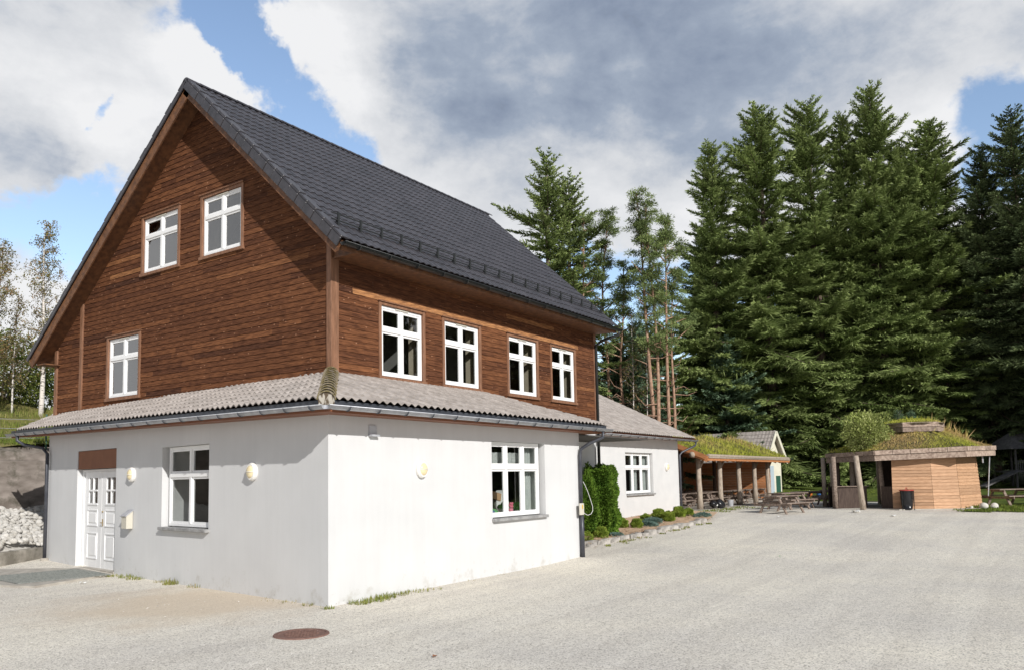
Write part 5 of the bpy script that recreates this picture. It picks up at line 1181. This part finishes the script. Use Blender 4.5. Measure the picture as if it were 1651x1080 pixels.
# bags beside the shelter posts
for i, (x, y, s_, lb) in enumerate(((26.9, 3.0, .24, 'black and white bag on the shelter floor between two table legs'), (27.6, 2.95, .28, 'slumped black bag beside the black and white one'))):
    t = thing('bag', lb, 'bag', (x, y, .515)); b = MB(); b.blob(V(0, 0, s_ * .75), s_, i + 5, 2, .3, sq=(1.25, .8, .8)); b.build('body', M['blackbag'], t, smooth=True)
    b = MB(); b.tube([V(-.1, 0, s_ * 1.3), V(0, 0, s_ * 1.65), V(.1, 0, s_ * 1.3)], .018, n=6); b.build('handle', M['blackbag'], t)
    if i == 0: b = MB(); b.blob(V(-.02, -.10, s_ * .75), s_ * .55, 3, 2, .2, sq=(1, .8, .6)); b.build('patch', M['paper'], t, smooth=True)
t = thing('bucket', 'grey metal bucket on the shelter floor under the third table', 'bucket', (30.2, 3.3, .515)); b = MB(); b.lathe(V(0, 0, 0), UX, UY, Z, [(.12, 0), (.16, .30), (.165, .31)], n=14); b.build('body', M['zinc'], t)

# ------------------------------------------------------------------ white shed behind the shelter
c0 = V(42.1, 5.0, .60)
t = thing('shed', 'small cream painted shed with grey tiled gable roof behind the turf shelter', 'shed', tuple(c0), 0.0)
w_, d2, h_ = 2.25, 5.2, 2.6
F2 = V(.8166, .571, 0).normalized(); R2 = V(.574, -.8186, 0).normalized(); ux = (F2 + R2) * .7071; uy = (F2 - R2) * .7071   # ux along the gable, uy along the ridge
def q3(a, c, z): return ux * a + uy * c + Z * z
b = MB(); G0 = [q3(0, 0, -.2), q3(w_, 0, -.2), q3(w_, 0, h_), q3(w_ / 2, 0, h_ + 1.45), q3(0, 0, h_)]; G1 = [p_ + uy * d2 for p_ in G0]
b.add(G0 + G1, [(0, 1, 2, 3, 4), (9, 8, 7, 6, 5), (0, 4, 9, 5), (1, 6, 7, 2)]); b.build('wall', M['shedwhite'], t)
b = MB()
for (a0, a1) in ((-.28, w_ / 2), (w_ + .28, w_ / 2)):
    zl = h_ - .40; b.add([q3(a0, -.3, zl), q3(a1, -.3, h_ + 1.58), q3(a1, d2 + .2, h_ + 1.58), q3(a0, d2 + .2, zl), q3(a0, -.3, zl + .07), q3(a1, -.3, h_ + 1.65), q3(a1, d2 + .2, h_ + 1.65), q3(a0, d2 + .2, zl + .07)], [(0, 1, 2, 3), (7, 6, 5, 4), (0, 4, 5, 1), (0, 3, 7, 4), (2, 6, 7, 3)])
b.build('roof', M['greyroof'], t)
b = MB(); nc_ = 8
for j in range(nc_):     # tile courses on the front slope
    f0, f1 = j / nc_, (j + 1) / nc_; A_ = lambda f: -.30 + (w_ / 2 + .30) * f; H_ = lambda f: h_ - .40 + 1.98 * f
    L = d2 + .5; n_ = 48; pts = [(-.32 + L * k / n_, .03 * abs(math.sin(k * math.pi / 2 * .98))) for k in range(n_ + 1)]
    vs = [q3(A_(f0) , y, H_(f0) + .12 + h) for y, h in pts] + [q3(A_(f1), y, H_(f1) + .08 + h) for y, h in pts] + [q3(A_(f0), y, H_(f0) + .02) for y, h in pts]
    b.add(vs, [(k, k + 1, n_ + 2 + k, n_ + 1 + k) for k in range(n_)] + [(k, k + 1, 2 * n_ + 3 + k, 2 * n_ + 2 + k) for k in range(n_)], random.random())
b.build('roof_tiles', M['greyroof'], t)
b = MB(); b.beam(q3(-.30, -.33, h_ - .42), q3(w_ / 2, -.33, h_ + 1.58), .05, .22); b.beam(q3(w_ + .30, -.33, h_ - .42), q3(w_ / 2, -.33, h_ + 1.58), .05, .22); b.build('barge_board', M['shedwhite'], t)
b = MB(); b.obox(V(0, 0, 0), ux, uy, Z, .35, 1.15, -.03, -.005, .0, 2.0); b.build('door', M['shedblue'], t)
b = MB(); b.obox(V(0, 0, 0), ux, uy, Z, 1.45, 2.05, -.03, -.005, .15, 1.35); b.build('hatch', M['shedgreen'], t)
# ------------------------------------------------------------------ turf-roofed hut
ko = V(30.90, -4.72, .5)
kk = thing('turf_hut', 'round timber hut with turf roof, log posts and tan boarded wall', 'hut', tuple(ko))
fw2 = V(.8166, .571, 0).normalized(); rt2 = V(.574, -.8186, 0).normalized()
base_a = math.atan2(-fw2.y, -fw2.x)
def kp(r_, a, z): th_ = base_a + R(a); return V(math.cos(th_) * r_, math.sin(th_) * r_, z)
HA = [-11 + 60 * i for i in range(6)]           # roof corner angles, positive anticlockwise
HA = [11 - 60 * i for i in range(6)]
RK = 3.45
def hexpt(a, r_, z):  # point on hexagon of circumradius r_ at angle a
    for i in range(6):
        a0 = HA[0] - 60 * i; a1 = a0 - 60
        if a1 <= a <= a0 or a1 <= a - 360 <= a0:
            if not a1 <= a <= a0: a -= 360
            m_ = (a0 + a1) / 2; k_ = math.cos(R(30)) / math.cos(R(a - m_)); return kp(r_ * k_, a, z)
    return kp(r_, a, z)
tilt = lambda p: .028 * ((p - V(0, 0, 0)).dot(rt2))      # roof rises slightly to the right
b = MB(); rd = random.Random(5)
for i in range(6):
    a0, a1 = HA[i], HA[i] - 60; p0, p1 = kp(RK, a0, 0), kp(RK, a1, 0); d_ = (p1 - p0); n_ = 5; nrm_ = ((p0 + p1) / 2).normalized()
    for (z0, z1, oo) in ((2.13, 2.36, .0), (2.375, 2.56, .045)):
        for k in range(n_ if oo else 1):
            m_ = n_ if oo else 1
            s0 = p0 + d_ * (k / m_ + (.003 if k else 0)); s1 = p0 + d_ * ((k + 1) / m_ - .002); t0, t1 = tilt(s0), tilt(s1)
            off_ = nrm_ * oo; vs = [s0 + off_ + Z * (z0 + t0), s1 + off_ + Z * (z0 + t1), s1 + off_ + Z * (z1 + t1), s0 + off_ + Z * (z1 + t0)]; vs += [v - nrm_ * .05 for v in vs]
            b.add(vs, [(0, 1, 2, 3), (7, 6, 5, 4), (3, 2, 6, 7), (0, 4, 5, 1), (0, 3, 7, 4), (1, 5, 6, 2)], rd.random())
b.build('fascia', M['paleplank'], kk)
b = MB()
for i in range(6):
    p0, p1 = kp(RK - .03, HA[i], 0), kp(RK - .03, HA[i] - 60, 0); b.add([p0 + Z * (2.16 + tilt(p0)), p1 + Z * (2.16 + tilt(p1)), V(0, 0, 2.9)], [(0, 1, 2)])
b.build('ceiling', M['darkpanel'], kk)
def dome(r_, a): # turf height
    f = r_ / RK; return 2.50 + 1.10 * (1 - f ** 1.5) + .06 * math.sin(a * .11 + r_ * 2)
b = MB(); NA, NR_ = 60, 10; vs = []
for j in range(NR_ + 1):
    for i in range(NA):
        a = -360 * i / NA + 11; r_ = (RK - .02) * j / NR_; p_ = hexpt(a, r_, 0) if j else V(0, 0, 0); vs.append(p_ + Z * (dome(r_, a) + tilt(p_)))
b.add(vs, [(j * NA + i, j * NA + (i + 1) % NA, (j + 1) * NA + (i + 1) % NA, (j + 1) * NA + i) for j in range(NR_) for i in range(NA)]); b.build('turf', M['turf'], kk, smooth=True)
def kk_s(rd):
    a = rd.uniform(-349, 11); r_ = (RK - .05) * math.sqrt(rd.rand()); p_ = hexpt(a, r_, 0); return (p_.x, p_.y, dome(r_, a) + tilt(p_))
turf_blades('turf_grass', kk, 46000, kk_s, 4, (.05, .12), .02)
# tall dry grass on the right shoulder
def kk_t(rd):
    p_ = rt2 * rd.uniform(.9, 2.5) + fw2 * rd.uniform(-.6, 1.2); return (p_.x, p_.y, dome(p_.length, 0) + tilt(p_))
turf_blades('dry_grass', kk, 3500, kk_t, 6, (.16, .34), .05, tfun=lambda P: np.full(len(P), .8))
# lantern
lc = rt2 * .10 - fw2 * .2; b = MB(); rd = random.Random(8)
for i in range(6):
    for z0, z1 in ((3.32, 3.51), (3.53, 3.73)):
        p0 = lc + (kp(1.38, HA[i] + 8, 0)); p1 = lc + (kp(1.38, HA[i] - 52, 0)); d_ = (p1 - p0).normalized(); nn_ = V(d_.y, -d_.x, 0); b.obox(p0, d_, nn_, Z, 0, (p1 - p0).length, -.02, .02, z0, z1, rd.random())
b.build('lantern', M['paleplank'], kk)
b = MB(); vs = [lc + kp(1.35 * j / 3, -360 * i / 18, 3.68 + .26 * (1 - (j / 3) ** 2)) for j in range(4) for i in range(18)]
b.add(vs, [(j * 18 + i, j * 18 + (i + 1) % 18, (j + 1) * 18 + (i + 1) % 18, (j + 1) * 18 + i) for j in range(3) for i in range(18)]); b.build('lantern_turf', M['turf'], kk, smooth=True)
def kl_s(rd):
    a = rd.uniform(0, 360); r_ = 1.2 * math.sqrt(rd.rand()); p_ = lc + kp(r_, a, 3.72 + .22 * (1 - (r_ / 1.33) ** 2)); return tuple(p_)
turf_blades('turf_grass', kk, 6000, kl_s, 5, (.04, .11), .02)
# boarded wall, three visible facets leaning slightly, then round the back
wp = [V(28.2, -4.42, 0), V(28.45, -5.85, 0), V(29.1, -6.72, 0), V(31.4, -7.3, 0), V(33.6, -6.9, 0), V(34.2, -5, 0)]
wp = [p_ - V(ko.x, ko.y, 0) for p_ in wp]
b = MB(); rd = random.Random(15)
for i in range(len(wp) - 1):
    p0, p1 = wp[i], wp[i + 1]; nn_ = V((p1 - p0).y, -(p1 - p0).x, 0).normalized()
    if nn_.dot((p0 + p1) / 2) < 0: nn_ = -nn_
    z = 0.02; bh = .135
    while z < 2.10:
        fl = lambda zz: .16 * (1 - zz / 2.3)           # wider at the foot
        q0, q1 = p0 * (1 + fl(z) / 3.2), p1 * (1 + fl(z) / 3.2); r0, r1 = p0 * (1 + fl(z + bh) / 3.2), p1 * (1 + fl(z + bh) / 3.2); o_ = .030; tt = rd.random()
        b.quad(q0 + nn_ * o_ + Z * z, q1 + nn_ * o_ + Z * z, r1 + nn_ * .006 + Z * (z + bh), r0 + nn_ * .006 + Z * (z + bh), tt)
        b.quad(q0 + Z * z, q1 + Z * z, q1 + nn_ * o_ + Z * z, q0 + nn_ * o_ + Z * z, 0); z += bh
b.build('boarded_wall', M['kioskwood'], kk)
def kpost(x, y, lean=(0, 0), r_=.13, h=2.3, z0=0, mt='log'):
    b = MB(); x -= ko.x; y -= ko.y; b.tube([V(x, y, z0), V(x + lean[0] * .5, y + lean[1] * .5, h / 2), V(x + lean[0], y + lean[1], h)], [r_ * 1.1, r_, r_ * .95], n=9); b.build('post', M[mt], kk, smooth=True)
kpost(28.35, -2.05, (0, 0), .11, mt='oldwood'); kpost(27.45, -3.35, (.08, .20), .115); kpost(29.9, -1.9, (.05, 0), .08, mt='darkpanel'); kpost(28.9, -3.95, (-.12, .1), .10, mt='oldwood'); kpost(30.2, -1.2, (0, 0), .1); kpost(33.8, -3.0); kpost(30.5, -2.4, (0, 0), .12); kpost(31.6, -1.3); kpost(33.0, -2.0)
b = MB()
for (x0, y0, x1, y1, z1) in ((28.5, -2.15, 28.95, -3.25, .95), (29.6, -1.5, 33.2, -1.6, .95), (28.75, -3.9, 28.4, -4.4, .95), (33.8, -3.0, 34.2, -5.0, 2.2)):
    b = MB(); p0, p1 = V(x0 - ko.x, y0 - ko.y, 0), V(x1 - ko.x, y1 - ko.y, 0); b.beam(p0 + Z * z1 / 2, p1 + Z * z1 / 2, .05, z1); b.build('parapet', M['darkpanel'], kk)
b = MB(); p0, p1 = V(28.45 - ko.x, -2.1 - ko.y, .97), V(29.0 - ko.x, -3.3 - ko.y, .97); b.beam(p0, p1, .2, .04); b.build('counter', M['oldwood'], kk)
b = MB(); b.lathe(V(0, 0, 0), UX, UY, Z, [(3.35, -.1), (3.35, .02)], n=6); b.build('floor', M['slab'], kk)
b = MB(); pz = V(32.35 - ko.x, -7.72 - ko.y, 0)
b = MB(); c = rt2 * 2.95 - fw2 * 1.2; b.tube([c + Z * 2.2, c - rt2 * .18 + Z * .45], .022, n=6); c2 = rt2 * 2.45 - fw2 * 1.5; b.tube([c2 + Z * 2.2, c2 + Z * 1.9], .03, n=6); b.build('chain', M['zinc'], kk)
b = MB(); c = -rt2 * .75 - fw2 * 2.3; b.tube([c + Z * 2.2, c + rt2 * .05 + Z * .95], .018, n=6); b.build('chain', M['zinc'], kk)
# shrub growing on the hut roof
bush('roof_willow', tuple(ko + -rt2 * 2.25 - fw2 * .9 + Z * 2.38), (1.05, .95, 1.95), 91, 'bushleaf', 'leafy green willow bush growing on the turf roof of the hut', 'bush', n=8000, leaf=(.06, .13), lw=.55, shell=.25, lobes=14, stems=12, spiky=.4)
for i, (a, c, h) in enumerate(((.15, .9, .55), (.75, .9, .5))): bush('roof_seedling', tuple(ko + lc + rt2 * (a - .6) + fw2 * .2 + Z * 3.85), (.2, .2, h), 95 + i, 'bluespruce', 'small seedling on the hut lantern, ' + ('left one of two' if i == 0 else 'right one of two'), 'seedling', n=450, leaf=(.05, .10), lw=.3, shell=.1)
# bin with bag
t = thing('litter_bin', 'black bin bag hanging in a red rimmed stand against the tan hut wall', 'litter bin', (27.85, -4.98, .48))
b = MB(); n_ = 18; prof = [(.19, .02), (.23, .25), (.25, .5), (.24, .72), (.255, .80)]; vs = []; rd = random.Random(2)
for r_, h in prof:
    for k in range(n_): a = 2 * math.pi * k / n_; q = r_ * (1 + .07 * math.sin(a * 5 + h * 4) + rd.uniform(-.03, .03)); vs.append(V(q * math.cos(a), q * math.sin(a), h))
b.add(vs, [(i * n_ + k, i * n_ + (k + 1) % n_, (i + 1) * n_ + (k + 1) % n_, (i + 1) * n_ + k) for i in range(4) for k in range(n_)] + [tuple(range(n_))]); b.build('bag', M['blackbag'], t, smooth=True)
b = MB(); b.tube([V(.27 * math.cos(2 * math.pi * k / 16), .27 * math.sin(2 * math.pi * k / 16), .82) for k in range(17)], .022, n=6); b.tube([V(-.25, 0, .82), V(-.12, 0, .93), V(.12, 0, .93), V(.25, 0, .82)], .014, n=5); b.build('rim', M['redplastic'], t, smooth=True)
b = MB()
for k in range(3): a = 2.1 * k + .5; b.tube([V(.27 * math.cos(a), .27 * math.sin(a), .82), V(.27 * math.cos(a), .27 * math.sin(a), 0)], .013, n=5)
b.build('stand', M['black'], t)
for i, (x, y, r_, lb) in enumerate(((29.3, -7.62, .17, 'left of the two white stones at the foot of the hut wall'), (29.45, -8.0, .15, 'right of the two white stones at the foot of the hut wall'), (29.1, -7.2, .08, 'smallest white stone, beside the two larger ones at the hut wall'))):
    b = MB(); b.blob(V(0, 0, 0), r_, i + 9, 2, .15, sq=(1.15, 1, .85)); o = b.build('white_stone', M['ballm'], smooth=True); o.location = (x, y, .5 + r_ * .6); tag(o, lb, 'stone', 'white stones by the hut')
# toys on the lawn
for i, (x, y, m_, lb) in enumerate(((40.2, 1.9, 'orangeplastic', 'orange toy on the lawn between shelter and hut'), (40.0, 1.3, 'blue', 'blue toy beside the orange one on the lawn'), (37.5, -.9, 'blue', 'blue toy near the hut posts on the lawn'), (37.3, -1.4, 'yellow', 'yellow toy near the hut posts on the lawn'), (37.4, -1.15, 'redplastic', 'red toy between the blue and the yellow one near the hut posts'))):
    t = thing('toy', lb, 'toy', (x, y, g(x, y) + .03), .3 * i, 'plastic toys left on the lawn'); b = MB(); b.lathe(V(0, 0, 0), UX, UY, Z, [(.12, 0), (.18, .22), (.19, .24), (.15, .24)], n=12); b.build('body', M[m_], t)
    b = MB(); b.tube([V(-.17, 0, .22), V(0, 0, .36), V(.17, 0, .22)], .015, n=5); b.build('handle', M['paper'], t)

# ------------------------------------------------------------------ play cabin in the shade at the far right
c0 = V(52.0, -8.0, .9)
t = thing('play_cabin', 'raised grey wooden play cabin in deep shade at the right edge', 'play cabin', tuple(c0))
b = MB(); b.obox(V(0, 0, 0), rt2, fw2, Z, 0, 5, 0, 2.4, 1.0, 1.12)
for a in (0.1, 1.3, 2.6, 4.9): b.obox(V(0, 0, 0), rt2, fw2, Z, a, a + .1, 0, .1, 0, 2.5); b.obox(V(0, 0, 0), rt2, fw2, Z, a, a + .1, 2.3, 2.4, 0, 2.5)
b.build('deck', M['cabinwood'], t)
b = MB(); 
for k in range(9): b.obox(V(0, 0, 0), rt2, fw2, Z, .25 + k * .13, .30 + k * .13, 0, .04, 1.12, 1.7)
b.obox(V(0, 0, 0), rt2, fw2, Z, .1, 1.4, -.01, .05, 1.7, 1.76); b.build('railing', M['cabinwood'], t)
b = MB(); b.obox(V(0, 0, 0), rt2, fw2, Z, 2.7, 4.9, .2, 2.2, 1.12, 2.5); b.obox(V(0, 0, 0), rt2, fw2, Z, 1.5, 3.0, .2, .3, .0, 1.0); b.build('wall', M['cabinwood'], t)
b = MB(); b.add([rt2 * -.4 - fw2 * .4 + Z * 2.5, rt2 * 5.4 - fw2 * .4 + Z * 2.5, rt2 * 4.6 + fw2 * 1.3 + Z * 3.7, rt2 * .8 + fw2 * 1.3 + Z * 3.7], [(0, 1, 2, 3)]); b.add([rt2 * -.4 - fw2 * .4 + Z * 2.5, rt2 * .8 + fw2 * 1.3 + Z * 3.7, rt2 * -.4 + fw2 * 2.9 + Z * 2.5], [(0, 1, 2)]); b.build('roof', M['cabinwood'], t)
b = MB(); b.beam(rt2 * -2.2 + Z * .1, rt2 * .1 + Z * 1.1, .9, .08, up=Z); b.build('ramp', M['cabinwood'], t)

# ------------------------------------------------------------------ trees
def put(o, x, y, rz=0, s=1.0, z=None, label=None, sz=None):
    o.location = (x, y, (g(x, y) if z is None else z) - .1); o.rotation_euler.z = rz; o.scale = (s, s, sz or s)
    if label: o['label'] = label
    return o
GS = 'tall spruces at the edge of the wood'
specs = dict(
  a=conifer('spruce_tree', 25, 3.9, 1.4, 101, M['spruce'], '', GS, dens=1.0, ragged=.48, shape=.62),
  b=conifer('spruce_tree', 25, 3.5, 2.2, 102, M['spruce'], '', GS, dens=1.0, ragged=.52, shape=.66, twig=.48),
  c=conifer('spruce_tree', 25, 4.3, .9, 103, M['spruce'], '', GS, dens=1.0, ragged=.46, shape=.56),
  d=conifer('spruce_tree', 25, 3.6, 3.2, 104, M['spruce_far'], '', GS, dens=.9, ragged=.50, shape=.62),
  e=conifer('spruce_tree', 25, 3.9, 5.0, 105, M['spruce_far'], '', 'dark spruces deeper in the wood', dens=.8, ragged=.42, shape=.58),
)
first = set(); PB = 1.2
def tree(k, x, y, H, label, rz=0, group=None, wide=1.0):
    if k in first: o = copy_tree(specs[k])
    else: o = specs[k]; first.add(k)
    if x > 37.9 and y > -16:      # the wood starts well behind the shelter
        H = 2.1 + (H + g(x, y) - 2.1) * PB; x, y = CAM.x + (x - CAM.x) * PB, CAM.y + (y - CAM.y) * PB; H -= g(x, y)
    s = H / 25.0; put(o, x, y, rz, s * wide * 1.0, label=label, sz=s)
    if group: o['group'] = group
    return o
front = [
 ('b', 38.0, 6.24, 22.2, 'leftmost of the tall spruces, thin topped, behind the leaning pines', .3, 1.0),
 ('a', 39.8, 3.7, 24.6, 'tall spruce with a slim pointed top, second peak from the left of the tall group', 1.2, 1.05),
 ('c', 42.0, 1.2, 25.0, 'broad tall spruce above the gap between shelter and hut', 2.2, 1.0),
 ('a', 43.6, -.2, 24.2, 'slightly lower spruce grown together with the broad one on its left', 4.0, .85),
 ('b', 43.5, -2.0, 25.6, 'tallest spruce in the wood, with a narrow ragged spire', 5.1, .95),
 ('c', 44.6, -3.7, 21.6, 'shorter full spruce right of the tallest one', 3.3, .95),
 ('a', 45.8, -5.0, 23.4, 'spruce with a sharp top standing above the right part of the hut', .1, 1.3),
 ('d', 45.3, -7.4, 20.8, 'dark spruce with drooping side tops near the right edge', 1.9, .9),
 ('d', 44.6, -9.6, 22.4, 'dark tall spruce cut by the right picture edge', 3.9, 1.1),
 ('d', 47.0, -12.2, 23.0, 'spruce mostly beyond the right picture edge', 5.2, 1.1),
]
for k, x, y, H, lb, rz, wd in front: tree(k, x, y, H, lb, rz, wide=wd * 1.0)
ORD = 'first second third fourth fifth sixth seventh eighth ninth tenth eleventh twelfth thirteenth fourteenth fifteenth sixteenth seventeenth eighteenth nineteenth twentieth'.split()
# deeper rows: darker wood, individually placed
rd = random.Random(21); i_ = 0
deep = [(44.5, 9.6, 20), (47.5, 6.5, 21), (50.0, 3.2, 22), (52.0, .2, 22), (53.5, -2.8, 21.5), (54.8, -5.8, 20.5), (56.2, -8.8, 20), (57.5, -12, 21),
        (55.5, 6.5, 20), (58.5, 1.8, 22), (60.0, -2.0, 21), (61.5, -6.0, 21), (63, -10.5, 21), (64, -15, 21), (52, 11, 17), (49.5, -10.5, 19), (51.5, -14.5, 20), (49.0, -6.6, 20.5), (50.5, -9.0, 20), (47.5, -3.2, 21)]
for x, y, H in deep:
    tree('e' if i_ % 3 else 'd', x, y, H * .90, 'dark spruce deeper in the wood behind the front row, %s of them from the left' % ORD[sorted(range(len(deep)), key=lambda q: ((deep[q][0] + 9.5) * -.8186 * 1 + 0) * 0 - ((deep[q][0] + 9.504) * .574 - (deep[q][1] + 10.128) * .8186) * -1 / dist(deep[q][0], deep[q][1])).index(deep.index((x, y, H)))], rd.uniform(0, 6), 'dark spruces deeper in the wood', wide=1.15); i_ += 1
# a younger, blue-green spruce and a mid-size one at the wood's left edge
ys = conifer('spruce_tree', 8.4, 2.7, .1, 111, M['bluespruce'], 'young blue green spruce with dense skirt behind the shelter roof', 'young spruces', dens=1.5, ragged=.30, shape=.75, twig=.36, leaf_w=.06); put(ys, 46.0, 8.7, .4, 1.25)
y2 = conifer('spruce_tree', 12.5, 3.2, .3, 112, M['spruce'], 'mid sized green spruce beside the rightmost pine trunk', 'young spruces', dens=1.3, ragged=.36, shape=.72, twig=.40, leaf_w=.07); put(y2, 48.4, 10.9, 1.4, 1.18)
y3 = conifer('spruce_tree', 7.2, 2.1, .1, 113, M['bluespruce'], 'green young spruce close behind the end of the main roof', 'young spruces', dens=1.5, ragged=.32, shape=.75, twig=.34, leaf_w=.06); put(y3, 31.4, 9.9, 2.4, 1.25)
o = copy_tree(y2); put(o, 43.0, 12.4, 3.0, .95, label='mid green spruce behind the young blue green one'); o['group'] = 'young spruces'
# two dense spruces rising behind the main roof
s1 = conifer('spruce_tree', 20.0, 2.55, 3.0, 121, M['spruce'], 'bushy topped spruce rising behind the far end of the dark roof', 'spruces behind the house', dens=.75, ragged=.55, shape=.60, twig=.34, leaf_w=.06); put(s1, 28.2, 12.6, .6)
o = copy_tree(s1); put(o, 29.2, 11.7, 2.6, .95, label='slightly lower spruce leaning against the bushy one behind the roof'); 
# pines with bare orange trunks
GP = 'tall pines with bare trunks beside the spruces'
def place_pine(x, y, H, clear, seed, lb, lean=(0, 0), Rb=1.7, dead=14, clumps=1.0):
    o = pine('pine_tree', H, clear, seed, lb, GP, Rb=Rb, lean=lean, dead=dead, clumps=clumps); put(o, x, y); return o
place_pine(29.6, 10.9, 16.2, 9.5, 201, 'thin pale trunked pine right of the bushy spruces', (0, 0), 1.7)
place_pine(30.6, 10.3, 16.6, 9.0, 202, 'pine with bent limbs in the middle of the left pine group', (.01, -.01), 1.9)
place_pine(30.4, 9.0, 13.2, 7.5, 203, 'shorter pine with a forked dark lower trunk', (0, 0), 1.4, 18)
place_pine(30.1, 6.9, 16.9, 10.4, 204, 'pine with slim pale trunk, leftmost of the tall orange trio', (-.045, .035), 1.25, 10)
place_pine(30.0, 6.75, 16.2, 8.2, 205, 'middle pine of the tall trio with a bare orange trunk', (-.028, .012), 1.5, 9)
place_pine(30.2, 6.5, 15.4, 8.8, 206, 'rightmost pine of the orange trio, upright bare trunk', (.012, -.012), 2.1, 12, 1.3)
place_pine(31.6, 6.9, 12.6, 8.2, 207, 'pine with leaning dark orange trunk in front of the spruces', (.035, -.02), 2.3, 12, 1.5)
for i, (x, y, H, lb) in enumerate(((29.9, 8.3, 10.5, 'leafless grey birch stem between the pine trunks'), (31.0, 7.9, 9.0, 'second bare grey birch stem, right of the first'))):
    o = birch('bare_birch', H, 301 + i, lb, 'bare birch stems among the pines', leaves=.25, Rb=1.5, r0=.06); put(o, x, y)
# low forest growth filling the wood's foot, left to right
rd = random.Random(31)
fill = [(27.5, 15.0, 5.5), (31.0, 13.5, 6.0), (33.5, 12.0, 5.0), (36, 13.5, 7), (31.5, 9.8, 4.0), (33.6, 10.4, 4.2), (41, 12, 7), (24.5, 16.5, 5), (35.5, 17, 9), (29.5, 18, 9), (40, 17, 10), (45, 15, 11), (33.0, 10.9, 8.5), (34.5, 9.9, 7.0), (36.5, 11.0, 9.5)]
for i, (x, y, H) in enumerate(fill):
    o = copy_tree((y2, ys, y3)[i % 3]); k = H / (12.5, 8.4, 7.2)[i % 3]; put(o, x, y, rd.uniform(0, 6), k * 1.1, label='low dark spruce in the thicket behind the pines, %s from the left' % ORD[sorted(range(len(fill)), key=lambda q: ((fill[q][0] + 9.504) * .574 - (fill[q][1] + 10.128) * .8186) / dist(fill[q][0], fill[q][1])).index(i)]); o['group'] = 'undergrowth spruces behind the pines'
bush('scrub_bush', (25.6, 8.6, .5), (1.2, 1.2, 4.6), 131, 'scrub', 'dry brown green scrub bush between the wing roof and the shelter turf', n=5000, leaf=(.07, .14), lw=.4, shell=.15, lobes=10, stems=14, spiky=.8)
bush('scrub_bush', (28.2, 8.9, .5), (1.0, 1.0, 4.3), 132, 'scrub', 'smaller green scrub bush behind the shelter roof ridge', n=3500, leaf=(.07, .14), lw=.5, shell=.15, lobes=10, stems=10, spiky=.8)
# wood beyond the right frame edge: it shades the right of the picture and is mirrored in the upper windows
off = [(46, -27.5, 23), (50, -30, 25), (54, -25, 24), (58, -28, 25), (41, -38, 22), (53, -24, 24), (38, -36, 24), (45, -38, 25), (56, -33, 25), (52, -42, 24), (62, -38, 24), (66, -28, 24), (60, -48, 25), (70, -44, 25)]
for i, (x, y, H) in enumerate(off):
    o = tree('abcd'[i % 4], x, y, H, 'tall spruce of the wood continuing beyond the right picture edge', i * 1.3, 'spruces beyond the right picture edge', wide=1.3); 
# ------------------------------------------------------------------ left background
GB = 'slender birches on the bank left of the house'
bl = [(7.9, 26.9, 8.9, 401, 'white stemmed birch with sparse crown rising beside the roof edge', 1.0, 1.8, .12), (5.6, 25.6, 7.6, 402, 'thin birch cut by the left picture edge', 1.0, 1.7, .07), (7.1, 27.5, 5.4, 403, 'small leaning birch left of the white stemmed one', .6, 1.1, .045), (5.6, 26.8, 4.2, 404, 'shortest birch sapling left on the bank', .5, .9, .035)]
for x, y, H, sd, lb, lv, rb, r0 in bl:
    o = birch('birch_tree', H, sd, lb, GB, leaves=lv, Rb=rb, r0=r0); put(o, x, y, z=hz(x, y))
for i, (x, y, s_, lb) in enumerate(((8.5, 32, (3.2, 2.5, 3.4), 'dense green bush on the bank behind the birches, nearest the house'), (4.6, 33, (3.0, 2.5, 3.2), 'dense green bush on the bank left of its neighbour'), (12.0, 33, (3.2, 2.5, 4.6), 'tall green bush partly hidden by the brown house wall'), (1.5, 32, (3.0, 2.5, 3.8), 'green bush at the left picture edge'), (7.0, 37, (5.5, 3, 4.2), 'dark bush mass farther up the bank'), (0, 38, (5.0, 3, 4.6), 'dark bush farther up the bank at the left edge'), (14.5, 38, (5.0, 3, 5.0), 'dark bush behind the house on the bank'))):
    bush('bank_bush', (x, y, hz(x, y) - .3), s_, 140 + i, 'scrub', lb, n=9000, leaf=(.10, .22), lw=.5, shell=.45, lobes=16, stems=8)
